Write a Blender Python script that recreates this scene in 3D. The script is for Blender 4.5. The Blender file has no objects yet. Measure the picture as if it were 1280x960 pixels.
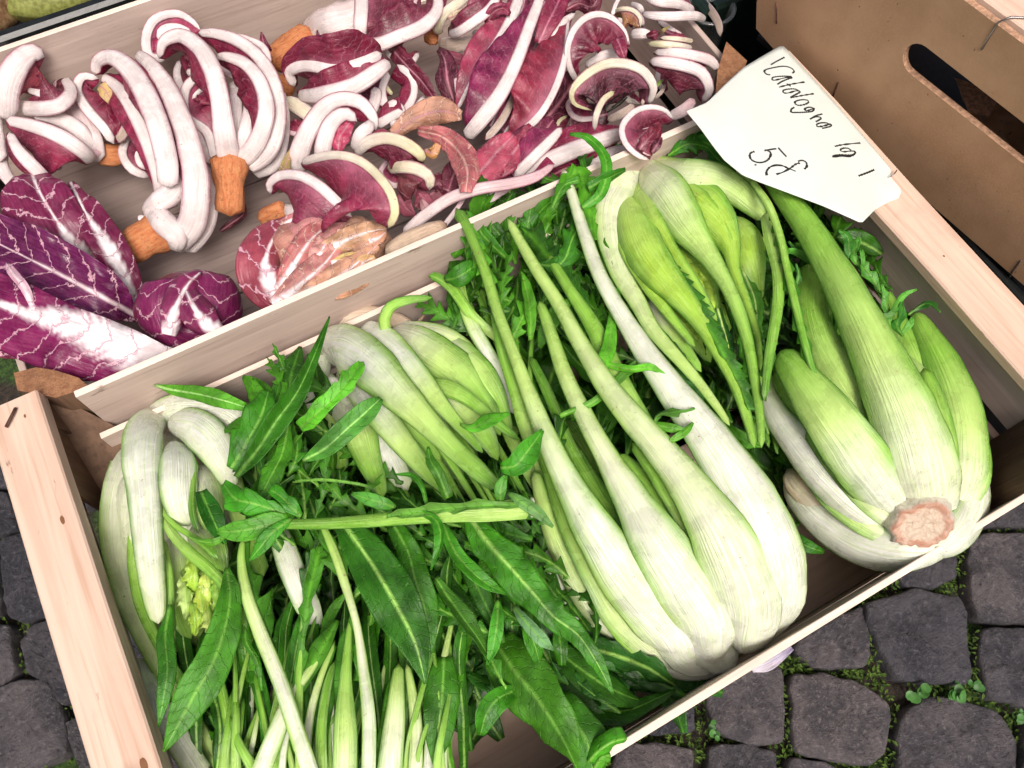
import bpy, math, random
import numpy as np
from mathutils import Vector, Matrix, noise as mnoise
random.seed(7); rng = np.random.default_rng(7)
sc = bpy.context.scene; COL = sc.collection
# ---------------------------------------------------------------- camera (centimetres in the maths, metres in the scene)
FPX, CX, CY = 1004.0, 640.0, 480.0
CAMH = 64.0
def _ray(u, v): return np.array([(u-CX)/FPX, (CY-v)/FPX, -1.0])
_X = _ray(4915, -1619); _X /= np.linalg.norm(_X)
_Y = _ray(-700, -1769)
_Z = np.cross(_X, _Y); _Z /= np.linalg.norm(_Z); _Y = np.cross(_Z, _X)
RM = np.array([_X, _Y, _Z]); CAM = np.array([0, 0, CAMH])
cd = bpy.data.cameras.new('camera'); cam = bpy.data.objects.new('camera', cd); COL.objects.link(cam)
cd.sensor_width = 36; cd.lens = 36*FPX/1280; cd.clip_start = 0.01; cd.clip_end = 200
m4 = Matrix([list(RM[i])+[0] for i in range(3)]+[[0, 0, 0, 1]]); m4.translation = (0, 0, CAMH/100)
cam.matrix_world = m4; sc.camera = cam
# ---------------------------------------------------------------- sky, sun, exposure
SUN_EL, SUN_ROT = math.radians(60), math.radians(192)
w = bpy.data.worlds.new('World'); sc.world = w; w.use_nodes = True
nt = w.node_tree; sky = nt.nodes.new('ShaderNodeTexSky'); sky.sky_type = 'NISHITA'; sky.sun_disc = False
sky.sun_elevation = SUN_EL; sky.sun_rotation = SUN_ROT; sky.dust_density = 9.0; sky.ozone_density = 0.0; sky.air_density = 0.7
nt.links.new(sky.outputs[0], nt.nodes['Background'].inputs[0]); nt.nodes['Background'].inputs[1].default_value = 0.11
sl = bpy.data.lights.new('sun', 'SUN'); sl.energy = 2.4; sl.angle = math.radians(22); sl.color = (1, 0.95, 0.91)
so = bpy.data.objects.new('sun', sl); COL.objects.link(so)
sd = Vector((math.sin(SUN_ROT)*math.cos(SUN_EL), math.cos(SUN_ROT)*math.cos(SUN_EL), math.sin(SUN_EL)))
so.rotation_euler = sd.to_track_quat('Z', 'Y').to_euler()
sc.view_settings.view_transform = 'Standard'; sc.view_settings.look = 'None'; sc.view_settings.gamma = 1
sc.view_settings.exposure = 0.1
# ---------------------------------------------------------------- helpers
def P(u, v, z):
    d = RM @ _ray(u, v); t = (z-CAMH)/d[2]; return np.array([d[0]*t, d[1]*t, z]), t
def on_x(u, v, x): d = RM @ _ray(u, v); t = x/d[0]; return np.array([x, d[1]*t, CAMH+d[2]*t])
CROPS = dict(F=(0, 0, 1), a=(560, 400, 2.087), b=(560, 180, 2.526), c=(900, 200, 1.847), d=(640, 560, 2), e=(0, 470, 1.958), g=(360, 360, 3.2),
             h=(360, 600, 2.667), i=(120, 480, 3.2), x=(930, 60, 5.333), j=(200, 660, 3.2), k=(940, 220, 3.693), l=(0, 0, 2.667), m=(320, 0, 2.667), n=(640, 0, 3.2),
             o=(0, 200, 2.56), p=(320, 100, 4.267), r=(540, 0, 4.8), t=(740, 0, 4.364), w=(880, 0, 3.2))
def px(c, x, y): o = CROPS[c]; return o[0]+x/o[2], o[1]+y/o[2]
def lin(h):
    h = h.lstrip('#'); r = [int(h[i:i+2], 16)/255 for i in (0, 2, 4)]
    return np.array([x/12.92 if x <= .04045 else ((x+.055)/1.055)**2.4 for x in r])
def fbm(x, y, z=0.0, s=1.0): return mnoise.noise(Vector((x*s, y*s, z*s)))
class G:                                                            # a small node-graph writer
    def __init__(s, name):
        s.m = bpy.data.materials.new(name); s.m.use_nodes = True; s.t = s.m.node_tree; s.b = s.t.nodes['Principled BSDF']
    def n(s, ty, **k):
        nd = s.t.nodes.new('ShaderNode'+ty)
        for a, v in k.items(): setattr(nd, a, v)
        return nd
    def put(s, sock, v):
        if isinstance(v, bpy.types.NodeSocket): s.t.links.new(v, sock)
        else:
            if hasattr(sock.default_value, '__len__') and len(sock.default_value) == 4 and len(v) == 3: v = (*v, 1)
            sock.default_value = v
    def math(s, op, a, b=0.0, c=None, clamp=False):
        nd = s.n('Math', operation=op, use_clamp=clamp); s.put(nd.inputs[0], a); s.put(nd.inputs[1], b)
        if c is not None: s.put(nd.inputs[2], c)
        return nd.outputs[0]
    def mix(s, f, a, b, mode='MIX'):
        nd = s.n('MixRGB', blend_type=mode); s.put(nd.inputs[0], f); s.put(nd.inputs[1], a); s.put(nd.inputs[2], b); return nd.outputs[0]
    def mapr(s, x, a, b, c=0.0, d=1.0):
        nd = s.n('MapRange', interpolation_type='SMOOTHSTEP'); s.put(nd.inputs[0], x)
        for i, v in enumerate((a, b, c, d)): s.put(nd.inputs[i+1], v)
        return nd.outputs[0]
    def vec(s, src, scale):
        nd = s.n('Mapping'); s.put(nd.inputs['Vector'], src); nd.inputs['Scale'].default_value = scale; return nd.outputs[0]
    def noise(s, v, sc_, det=4, rough=.55, dist=0.0):
        nd = s.n('TexNoise'); s.put(nd.inputs['Vector'], v); nd.inputs['Scale'].default_value = sc_; nd.inputs['Detail'].default_value = det
        nd.inputs['Roughness'].default_value = rough; nd.inputs['Distortion'].default_value = dist; return nd.outputs[0]
    def coord(s, k): return s.n('TexCoord').outputs[k]
    def attr(s, k): return s.n('Attribute', attribute_name=k).outputs[0]
    def sep(s, v): nd = s.n('SeparateXYZ'); s.put(nd.inputs[0], v); return nd.outputs
    def bump(s, h, st, d=0.001, nrm=None):
        nd = s.n('Bump'); s.put(nd.inputs['Height'], h); nd.inputs['Strength'].default_value = st; nd.inputs['Distance'].default_value = d
        if nrm is not None: s.put(nd.inputs['Normal'], nrm)
        return nd.outputs[0]
    def out(s, col, rough=.5, nrm=None, spec=.5, sss=0.0, rad=(1, 1, 1), scale=.003, coat=0.0, metal=0.0):
        i = s.b.inputs; s.put(i['Base Color'], col); s.put(i['Roughness'], rough); i['Specular IOR Level'].default_value = spec
        if nrm is not None: s.put(i['Normal'], nrm)
        if sss: i['Subsurface Weight'].default_value = sss; i['Subsurface Radius'].default_value = rad; i['Subsurface Scale'].default_value = scale
        i['Coat Weight'].default_value = coat; i['Metallic'].default_value = metal
        return s.m
# UV on every plant piece: x = cm across from the midrib, y = cm along
def plant_mat(name, fibre=.5, fib_col=(.6, .8, .3), fib_amt=.25, vein=0.0, vcol=(.8, .7, .7), vfreq=1.1, vang=1.2, net=0.0, blot=.12, rough=.4, sss=.1, rad=(.6, 1, .3), speck=0.0, spec=.5, bump=.35, spk_col=(.25, .12, .05), coat=0.0, vwid=.16, mott=0.0, mcol=(.5, .2, .3), stripe=0.0, scol=(.45, .68, .2), wobk=2.2):
    g = G(name); uv = g.attr('UVMap'); u, v, _ = g.sep(uv); obj = g.coord('Object')
    c = g.attr('Col')
    f = g.noise(g.vec(uv, (6, .5, 1)), 1.0, 4)
    c = g.mix(g.math('MULTIPLY', g.mapr(f, .42, .66), fib_amt), c, g.mix(.5, c, (*fib_col, 1)))
    big = g.noise(obj, 60, 4)
    c = g.mix(1.0, c, g.mix(g.mapr(big, .3, .7), (1-blot,)*3, (1+blot,)*3), 'MULTIPLY')
    h = g.math('MULTIPLY', f, fibre)
    if stripe:                                                       # long parallel fibres that converge with the taper
        s1 = g.noise(g.vec(uv, (11, .10, 1)), 1.0, 3, .6); s2 = g.noise(g.vec(uv, (34, .22, 1)), 1.0, 2)
        c = g.mix(g.math('MULTIPLY', g.mapr(s1, .48, .62), stripe), c, g.mix(1.0, c, (*scol, 1), 'MULTIPLY')); h = g.math('SUBTRACT', g.math('ADD', h, g.math('MULTIPLY', s2, .5)), g.math('MULTIPLY', g.mapr(s1, .42, .64), .9))
    if mott:
        mo = g.noise(g.vec(uv, (3.0, .9, 1)), 1.3, 8, .7)
        mo2 = g.mapr(mo, .52, .72); c = g.mix(g.math('MULTIPLY', mo2, mott), c, (*mcol, 1))
    if vein:
        wob = g.noise(uv, .9, 3); wob2 = g.noise(uv, 3.5, 2)
        q = g.math('SUBTRACT', g.math('MULTIPLY', v, vfreq), g.math('MULTIPLY', g.math('ABSOLUTE', u), vang*vfreq))
        q = g.math('ADD', q, g.math('MULTIPLY', wob, wobk)); q = g.math('ADD', q, g.math('MULTIPLY', wob2, .35))
        tri = g.math('ABSOLUTE', g.math('SUBTRACT', g.math('MULTIPLY', g.math('FRACT', q), 2), 1))
        ln = g.mapr(tri, 1-vwid, 1-vwid*.25)
        if net:
            vo = g.n('TexVoronoi', feature='DISTANCE_TO_EDGE'); g.put(vo.inputs['Vector'], g.mix(.25, uv, g.noise(uv, 2))); vo.inputs['Scale'].default_value = 2.6
            nl = g.mapr(vo.outputs[0], 0, .06, 1, 0); ln = g.math('MAXIMUM', ln, g.math('MULTIPLY', nl, net))
        c = g.mix(g.math('MULTIPLY', ln, vein), c, (*vcol, 1))
        h = g.math('SUBTRACT', h, g.math('MULTIPLY', ln, .5))
    if speck:
        sp = g.noise(obj, 420, 2); sp2 = g.noise(obj, 45, 3)
        k = g.math('MULTIPLY', g.mapr(sp, .66, .74), g.mapr(sp2, .5, .65)); c = g.mix(g.math('MULTIPLY', k, speck), c, (*spk_col, 1))
        st = g.math('MULTIPLY', g.mapr(g.noise(g.vec(uv, (2.5, .5, 1)), 1.5, 5, .7), .6, .8), .35*speck); c = g.mix(st, c, g.mix(.5, c, (.55, .36, .16, 1)))
    h = g.math('ADD', h, g.math('MULTIPLY', g.noise(obj, 150, 3), .35))
    return g.out(c, g.mapr(big, .2, .8, rough-.08, rough+.1), g.bump(h, bump, .0012), sss=sss, rad=rad, scale=.004, coat=coat, spec=spec)
M = {}
M['rib'] = plant_mat('chicory_stalk', fib_col=(.50, .72, .22), fib_amt=.6, rough=.28, sss=.12, rad=(1, 1, .5), speck=.7, bump=.5, stripe=.36, scol=(.80, .92, .55))
M['leaf'] = plant_mat('chicory_leaf', fib_col=(.06, .2, .03), vein=.22, vcol=(.10, .28, .04), vfreq=1.3, vang=1.0, net=.15, blot=.4, spec=.3, rough=.45, sss=.06, bump=.8)
M['rrib'] = plant_mat('radicchio_rib', fib_col=(.62, .42, .42), fib_amt=.5, rough=.27, sss=.10, rad=(1, .6, .5), speck=.75, bump=.42, stripe=.25, scol=(.90, .72, .74))
M['rleaf'] = plant_mat('radicchio_blade', fib_col=(.35, .08, .14), fib_amt=.5, vein=.28, vcol=(.5, .2, .26), vfreq=.9, vang=1.4, net=.3, blot=.35, rough=.4, sss=.06, rad=(1, .2, .3), bump=.7, mott=.18, mcol=(.36, .12, .16))
M['round'] = plant_mat('radicchio_round_leaf', fib_col=(.4, .12, .2), fib_amt=.3, vein=.8, vcol=(.66, .38, .46), vfreq=.55, vang=.95, net=.05, wobk=1.1, blot=.22, rough=.34, sss=.08, rad=(1, .3, .4), bump=1.0, vwid=.15)
M['dry'] = plant_mat('withered_leaf', fib_col=(.60, .36, .26), fib_amt=.5, vein=.7, vcol=(.66, .44, .36), vfreq=1.0, vang=.8, net=.1, blot=.3, rough=.55, sss=.08, bump=1.0, mott=.25, mcol=(.48, .30, .16))
def mat_root():
    g = G('chicory_root'); o = g.coord('Object'); uv = g.attr('UVMap')
    a = g.noise(g.vec(uv, (3, .8, 1)), 1.6, 8, .7); b = g.noise(o, 300, 5, .7)
    c = g.mix(g.mapr(a, .3, .65), (.50, .12, .035), (.62, .27, .11)); c = g.mix(g.mapr(b, .54, .74), c, (.22, .07, .03))
    return g.out(c, .6, g.bump(g.math('ADD', a, g.math('MULTIPLY', b, .6)), .9, .002))
M['root'] = mat_root()
def mat_cut():
    g = G('chicory_cut_end'); o = g.coord('Object'); c0 = g.attr('Col'); b = g.noise(o, 330, 6, .7, .6)
    c = g.mix(g.mapr(b, .45, .7), c0, g.mix(.45, c0, (.42, .22, .12, 1)))
    return g.out(c, .5, g.bump(b, 1.0, .002))
M['cut'] = mat_cut()
def mat_wood(name, c1, c2, c3, axis=0, dark=.0, rough=.65, knots=True, bmp=.35, sc_=1.0):
    g = G(name); o = g.coord('Object'); oi = g.n('ObjectInfo').outputs['Random']
    cmb = g.n('CombineXYZ'); g.put(cmb.inputs[0], g.math('MULTIPLY', oi, 3.7)); g.put(cmb.inputs[1], g.math('MULTIPLY', oi, 1.3)); g.put(cmb.inputs[2], g.math('MULTIPLY', oi, 2.1))
    ad = g.n('VectorMath', operation='ADD'); g.put(ad.inputs[0], o); g.put(ad.inputs[1], cmb.outputs[0]); o = ad.outputs[0]
    s = [70.0, 70.0, 70.0]; s[axis] = 4.0
    gr = g.noise(g.vec(o, s), sc_, 5, .6, .8); s2 = [260.0]*3; s2[axis] = 9.0
    fi = g.noise(g.vec(o, s2), sc_, 3, .6); s3 = [22.0]*3; s3[axis] = 5.0; bl = g.noise(g.vec(o, s3), 1.0, 3)
    c = g.mix(g.mapr(gr, .35, .65), c1, c2); c = g.mix(g.math('MULTIPLY', g.mapr(fi, .5, .72), .5), c, c3)
    c = g.mix(g.math('MULTIPLY', g.mapr(bl, .55, .75), .35), c, c3)
    if knots:
        vo = g.n('TexVoronoi'); s4 = [16.0]*3; s4[axis] = 7.0; g.put(vo.inputs['Vector'], g.vec(o, s4)); vo.inputs['Scale'].default_value = 1
        k = g.mapr(vo.outputs[0], .05, .17, 1, 0); c = g.mix(g.math('MULTIPLY', k, .75), c, (c3[0]*.5, c3[1]*.38, c3[2]*.3))
    fl = g.noise(g.vec(o, tuple(30.0 if i == axis else 120.0 for i in range(3))), 1.0, 4, .7); c = g.mix(g.math('MULTIPLY', g.mapr(fl, .66, .74), .7), c, (c3[0]*.35, c3[1]*.3, c3[2]*.28))
    st = g.noise(o, 14, 5, .65); c = g.mix(g.math('MULTIPLY', g.mapr(st, .52, .72), .3), c, (c3[0]*.8, c3[1]*.85, c3[2]*.95))
    return g.out(c, rough, g.bump(g.math('ADD', gr, fi), bmp, .0008), spec=.3)
W1, W2, W3 = (.70, .53, .42), (.61, .43, .33), (.46, .27, .18)
S1, S2, S3 = (.57, .46, .40), (.48, .38, .33), (.34, .25, .20)
for ax in (0, 1, 2): M['wood%d' % ax] = mat_wood('poplar_wood_'+'xyz'[ax], W1, W2, W3, ax)
for ax in (0, 1, 2): M['slat%d' % ax] = mat_wood('grey_poplar_veneer_'+'xyz'[ax], S1, S2, S3, ax)
M['edge0'] = mat_wood('lit_veneer_edge', (.85, .72, .62), (.80, .66, .56), (.65, .48, .38), 0, knots=False)  # bright veneer for slat tops, the light falling there put into the colour
M['post'] = mat_wood('dark_weathered_post', (.17, .10, .062), (.12, .068, .042), (.06, .034, .022), 2, rough=.7, bmp=.8)
M['posttop'] = mat_wood('orange_end_grain', (.34, .17, .085), (.24, .11, .055), (.11, .05, .028), 2, knots=False, bmp=1.0, sc_=3)
M['rfloor'] = mat_wood('stained_grey_floor_board', (.30, .235, .21), (.24, .185, .165), (.13, .095, .085), 0, knots=False)
M['floor'] = mat_wood('crate_floor_board', (.62, .46, .37), (.54, .39, .31), (.38, .26, .20), 0, knots=False)
def mat_stone():
    g = G('basalt_cobble'); o = g.coord('Object'); oi = g.n('ObjectInfo').outputs['Random']
    a = g.noise(o, 28, 6, .65); b = g.noise(o, 260, 6, .75); d = g.noise(o, 900, 3, .7)
    c = g.mix(g.mapr(a, .35, .68), (.050, .050, .060), (.120, .112, .122))
    c = g.mix(g.mapr(b, .5, .72), c, (.20, .19, .20)); c = g.mix(g.mapr(b, .30, .44, 1, 0), c, (.016, .014, .016)); c = g.mix(g.math('MULTIPLY', g.mapr(d, .62, .75), .6), c, (.30, .27, .25))
    c = g.mix(1.0, c, g.mix(oi, (.72, .74, .80), (1.35, 1.26, 1.20)), 'MULTIPLY')
    return g.out(c, g.mapr(b, .3, .7, .35, .65), g.bump(g.math('ADD', g.math('MULTIPLY', a, 1.4), g.math('ADD', b, g.math('MULTIPLY', d, .4))), 1.0, .0045), spec=.5)
M['stone'] = mat_stone()
def mat_soil():
    g = G('joint_soil'); o = g.coord('Object'); a = g.noise(o, 22, 5); b = g.noise(o, 220, 6, .7)
    c = g.mix(g.mapr(b, .35, .7), (.018, .014, .010), (.06, .045, .032)); c = g.mix(g.mapr(a, .45, .6), c, g.mix(g.mapr(b, .4, .65), (.018, .045, .008), (.06, .13, .02)))
    return g.out(c, .9, g.bump(b, 1.0, .004))
M['soil'] = mat_soil()
def mat_plain(name, c, rough=.5, spec=.5, nz=.1, sc_=120, bmp=.2, metal=0.0, c2=None):
    g = G(name); o = g.coord('Object'); a = g.noise(o, sc_, 5, .6)
    k = g.mix(g.mapr(a, .35, .65), tuple(x*(1-nz) for x in c), c2 or tuple(min(1, x*(1+nz)) for x in c)); return g.out(k, rough, g.bump(a, bmp, .001), spec=spec, metal=metal)
M['moss'] = mat_plain('joint_moss', (.035, .085, .012), .8, .2, .6, 200, c2=(.10, .17, .03))
M['clover'] = mat_plain('clover_leaf', (.05, .16, .03), .5, .4, .3, 100)
M['paper'] = mat_plain('card_paper', (.68, .73, .68), .55, .3, .03, 30, .12)
M['ink'] = mat_plain('black_felt_pen', (.02, .02, .022), .5, .3, .2)
M['steel'] = mat_plain('staple_wire', (.30, .27, .27), .35, .6, .3, metal=.8)
M['rust'] = mat_plain('rusty_staple', (.11, .05, .035), .6, .3, .5)
M['black'] = mat_plain('black_plastic_and_shade', (.010, .012, .012), .35, .5, .3)  # plastic crates, also the shade on the hardboard crate's bottom
M['dkgreen'] = mat_plain('dark_green_plastic', (.008, .020, .013), .4, .5, .3)
M['pear'] = mat_plain('speckled_green_skin', (.40, .44, .12), .45, .5, .3, 260, .3, c2=(.16, .17, .04))
M['brownveg'] = mat_plain('earthy_tuber_skin', (.40, .27, .13), .8, .2, .4, 160, .8, c2=(.12, .06, .03))
def mat_mdf():
    g = G('brown_hardboard'); o = g.coord('Object'); a = g.noise(o, 30, 4); b = g.noise(o, 500, 4, .6); d = g.noise(g.vec(o, (1, 3, 3)), 90, 2)
    c = g.mix(g.mapr(a, .3, .7), (.34, .20, .11), (.41, .25, .145)); c = g.mix(g.math('MULTIPLY', g.mapr(b, .45, .7), .35), c, (.42, .27, .16)); c = g.mix(g.mapr(d, .70, .76), c, (.14, .07, .04))
    return g.out(c, .62, g.bump(b, .25, .0006), spec=.3)
M['mdf'] = mat_mdf(); M['mdfedge'] = mat_plain('hardboard_torn_edge', (.42, .25, .16), .8, .2, .3, 300, .8)
def mat_clear():
    g = G('clear_cup_plastic'); g.b.inputs['Transmission Weight'].default_value = .9; return g.out((.8, .85, .85), .08)
M['clear'] = mat_clear()
# ---- objects
def link(name, mesh, mat, parent=None, smooth=True):
    o = bpy.data.objects.new(name, mesh); COL.objects.link(o); o.parent = parent
    if mat is not None and not mesh.materials: mesh.materials.append(M[mat] if isinstance(mat, str) else mat)
    if smooth: mesh.polygons.foreach_set('use_smooth', [True]*len(mesh.polygons))
    return o
def thing(name, label, cat, at=(0, 0, 0), group=None):              # Empty at the thing's base, children keep world coordinates
    o = bpy.data.objects.new(name, None); COL.objects.link(o); o.location = (at[0]/100, at[1]/100, at[2]/100)
    o.empty_display_size = .02; o['label'] = label; o['category'] = cat
    if group: o['group'] = group
    return o
def off(parent): return np.zeros(3) if parent is None else off(parent.parent)+np.array(parent.location)*100
def mesh_np(name, V, F, mat, parent=None, colr=None, uv=None, smooth=True, mats=None, fmat=None):
    """V in world cm; the object's origin is its parent's; F list or array of polygons; per-vertex colour and uv"""
    V = np.asarray(V, float)
    me = bpy.data.meshes.new(name); me.from_pydata(((V-off(parent))/100).tolist(), [], F.tolist() if hasattr(F, 'tolist') else F)
    if colr is not None:
        ca = me.color_attributes.new('Col', 'FLOAT_COLOR', 'POINT'); c4 = np.ones((len(V), 4)); c4[:, :3] = colr; ca.data.foreach_set('color', c4.ravel())
    if uv is not None:
        ul = me.uv_layers.new(name='UVMap'); li = np.empty(len(me.loops), int); me.loops.foreach_get('vertex_index', li); ul.data.foreach_set('uv', np.asarray(uv)[li].ravel())
    if mats:
        for k in mats: me.materials.append(M[k])
        me.polygons.foreach_set('material_index', fmat)
    return link(name, me, None if mats else mat, parent, smooth)
def box(name, lo, hi, mat, parent=None, bev=.08, jit=0.0, top=None):
    """bevelled, slightly uneven board between two corners, long axis split so that it can bow"""
    lo = np.array(lo, float); hi = np.array(hi, float); ax = int(np.argmax(hi-lo)); n = max(2, int((hi-lo)[ax]/3)); o1, o2 = [k for k in range(3) if k != ax]
    b = min(bev, .3*(hi-lo)[o1], .3*(hi-lo)[o2]); c = (lo+hi)/2; h = (hi-lo)/2
    ring = [(-1, -1, 0, 1), (-1, -1, 1, 0), (1, -1, -1, 0), (1, -1, 0, 1), (1, 1, 0, -1), (1, 1, -1, 0), (-1, 1, 1, 0), (-1, 1, 0, -1)]
    V = []; sd_ = random.random()*99
    for k in range(n+1):
        f = k/n; s = lo[ax]+(hi-lo)[ax]*f; sh = 0
        for (a, d, ka, kb) in ring:
            p = np.zeros(3); p[ax] = s
            p[o1] = c[o1]+a*h[o1]+ka*b+jit*fbm(f*4, sd_+a); p[o2] = c[o2]+d*h[o2]+kb*b+jit*fbm(f*4, sd_+d+9); V.append(p)
    F = [[k*8+i, k*8+(i+1) % 8, (k+1)*8+(i+1) % 8, (k+1)*8+i] for k in range(n) for i in range(8)]
    F += [list(range(7, -1, -1)), [n*8+i for i in range(8)]]
    o = mesh_np(name, V, F, mat, parent, smooth=False)
    if top:                                                          # upward faces get a paler wood, light on the edge painted in
        o.data.materials.append(M[top]); o.data.update()
        for p in o.data.polygons:
            if p.normal.z > .5: p.material_index = 1
    fixn(o); return o
def fixn(o):
    import bmesh
    bm = bmesh.new(); bm.from_mesh(o.data); bmesh.ops.recalc_face_normals(bm, faces=bm.faces); bm.to_mesh(o.data); bm.free()
def tube(name, pts, rad, mat, parent=None, k=6):
    pts = np.array(pts, float); n = len(pts); T = np.gradient(pts, axis=0); V = []
    for i in range(n):
        t = T[i]/(np.linalg.norm(T[i])+1e-9); a = np.cross(t, [0.3, 0.2, 1]); a /= np.linalg.norm(a); b = np.cross(t, a); r = rad if np.isscalar(rad) else rad[i]
        for j in range(k): V.append(pts[i]+r*(math.cos(j*2*math.pi/k)*a+math.sin(j*2*math.pi/k)*b))
    F = [[i*k+j, i*k+(j+1) % k, (i+1)*k+(j+1) % k, (i+1)*k+j] for i in range(n-1) for j in range(k)]+[list(range(k-1, -1, -1)), [(n-1)*k+j for j in range(k)]]
    return mesh_np(name, V, F, mat, parent)
# ---- plant sweeps.  control rows: (x, y, z_cm, width) in the pixels of a detail view of the photo
def spline(C, n):
    C = np.asarray(C, float); k = len(C)
    d = np.r_[0, np.cumsum(np.linalg.norm(np.diff(C[:, :3], axis=0), axis=1)**.7+1e-6)]; d /= d[-1]
    E = np.vstack([2*C[0]-C[1], C, 2*C[-1]-C[-2]]); de = np.r_[-(d[1]), d, 1+(1-d[-2])]
    s = np.linspace(0, 1, n); out = np.empty((n, C.shape[1]))
    for i, x in enumerate(s):
        j = min(max(np.searchsorted(d, x, 'right')-1, 0), k-2)+1
        t0, t1, t2, t3 = de[j-1:j+3]; p0, p1, p2, p3 = E[j-1:j+3]; h = t2-t1; u = (x-t1)/h
        m1 = (p2-p0)/(t2-t0)*h; m2 = (p3-p1)/(t3-t1)*h
        out[i] = (2*u**3-3*u**2+1)*p1+(u**3-2*u**2+u)*m1+(-2*u**3+3*u**2)*p2+(u**3-u**2)*m2
    return out
def ctrl(crop, rows, cols=None):
    s = CROPS[crop][2]; C = []
    for i, r in enumerate(rows):
        p, t = P(*px(crop, r[0], r[1]), r[2]); k = t/FPX/s
        C.append([*p, r[3]*k]+([c[i]*k for c in cols] if cols else []))
    return np.array(C)
def frame(C, roll=0.0, roll1=None, axis=None):
    n = len(C); T = np.gradient(C, axis=0); T /= np.linalg.norm(T, axis=1)[:, None]+1e-9
    V = CAM-C; V /= np.linalg.norm(V, axis=1)[:, None]
    if axis is not None:
        a0, a1 = axis; ad = (a1-a0)/np.dot(a1-a0, a1-a0); tt = np.clip((C-a0)@ad, 0, 1); O = C-(a0+tt[:, None]*(a1-a0)); O /= np.linalg.norm(O, axis=1)[:, None]+1e-9; V = O*.6+V*.4
    N = V-np.sum(V*T, 1)[:, None]*T; N /= np.linalg.norm(N, axis=1)[:, None]+1e-9; S = np.cross(T, N)
    r = np.radians(np.linspace(roll, roll if roll1 is None else roll1, n))[:, None]
    return T, N*np.cos(r)+S*np.sin(r), S*np.cos(r)-N*np.sin(r)
def stops(st, s):
    if isinstance(st, str): return np.tile(lin(st), (len(s), 1))
    xs = [a for a, _ in st]; cs = np.array([lin(c) for _, c in st]); return np.stack([np.interp(s, xs, cs[:, k]) for k in range(3)], 1)
def rib(name, parent, crop, rows, col, edge=None, ecol_w=2.0, thick=.34, wrap=.0, roll=0, roll1=None, n=None, k=22, mat='rib', capr=(.5, .25), axis=None, lump=.03, ridge=.05, flat=2.0, lens=False, line=None, skew=None, pe=2.6):
    """solid stalk: half-elliptic outer face with faint ridges, flatter inner face, rounded ends"""
    C0 = ctrl(crop, rows); L = np.sum(np.linalg.norm(np.diff(C0[:, :3], axis=0), axis=1)); n = n or int(min(56, max(12, L*2.2)))
    R = spline(C0, n); C = R[:, :3]; hw = np.maximum(R[:, 3]/2, .03); s = np.linspace(0, 1, n); T, N, S = frame(C, roll, roll1, axis)
    e = np.minimum(s*L/np.maximum(hw*capr[0]*2, 1e-3), 1); e2 = np.minimum((1-s)*L/np.maximum(hw*capr[1]*2, 1e-3), 1)
    cap = np.sqrt(np.clip(1-(1-e)**2, .002, 1))*np.sqrt(np.clip(1-(1-e2)**2, .002, 1)); hw = hw*cap
    th = np.arange(k)*2*math.pi/k; x = np.sign(np.cos(th))*np.abs(np.cos(th))**(2/flat); y = np.sin(th)
    sd_ = random.random()*100; skew = random.uniform(-.45, .45) if skew is None else skew; V = np.empty((n, k, 3)); lum = np.array([[1+lump*2*fbm(si*L*.7, sd_+math.cos(a)*1.3, math.sin(a)*1.3) for a in th] for si in s])
    yy = np.where(y > 0, np.maximum(y, 0)**.85, y*.55)+ridge*np.cos(th*9+sd_)*(y > 0)
    if lens: yy = np.where(y > 0, (1-np.abs(x)**pe), -.35*(1-x**2))+(ridge*np.cos(x*9+sd_)+.5*ridge*np.cos(x*21+sd_*2)+skew*x)*(y > 0)*(1-np.abs(x)**4)   # celery-like section with crisp margins
    h = (thick*2*hw/(1+.16*hw*lens))[:, None]*yy[None]*lum; xx = hw[:, None]*x[None]*lum
    h = h-wrap*hw[:, None]*(x**2)[None]
    V = C[:, None]+xx[:, :, None]*S[:, None]+h[:, :, None]*N[:, None]
    Cc = stops(col, s)[:, None]; Ec = stops(edge if edge is not None else col, s)[:, None]; nz = np.array([[.30*fbm(si*L*.35, math.cos(a)*1.6, sd_)+.16*fbm(si*L*.9, math.cos(a)*5, sd_+4) for a in th] for si in s]); f = np.abs(x)[None]**ecol_w; f = np.clip(f*(1+1.5*nz)+nz*.8+.3*(y < -.2)[None], 0, 1)[..., None]
    colr = Cc*(1-f)+Ec*f
    if line: g_ = np.clip((np.abs(x)[None]-.80-.12*nz)/.12, 0, 1)*np.clip((s[:, None]-.06+.2*nz)*5, 0, 1); g_ = g_[..., None]*.85; colr = colr*(1-g_)+stops(line, s)[:, None]*g_
    uv = np.stack([np.broadcast_to(np.percentile(hw, 70)*th[None]*1.15+sd_, (n, k)), np.broadcast_to((s*L)[:, None]+sd_, (n, k))], -1)
    V = V.reshape(-1, 3); F = []
    for i in range(n-1):
        for j in range(k): j2 = (j+1) % k; F.append((i*k+j, i*k+j2, (i+1)*k+j2, (i+1)*k+j))
    F.append(tuple(range(k-1, -1, -1))); F.append(tuple((n-1)*k+j for j in range(k)))
    return mesh_np(name, V, F, mat, parent, colr.reshape(-1, 3), uv.reshape(-1, 2))
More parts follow.
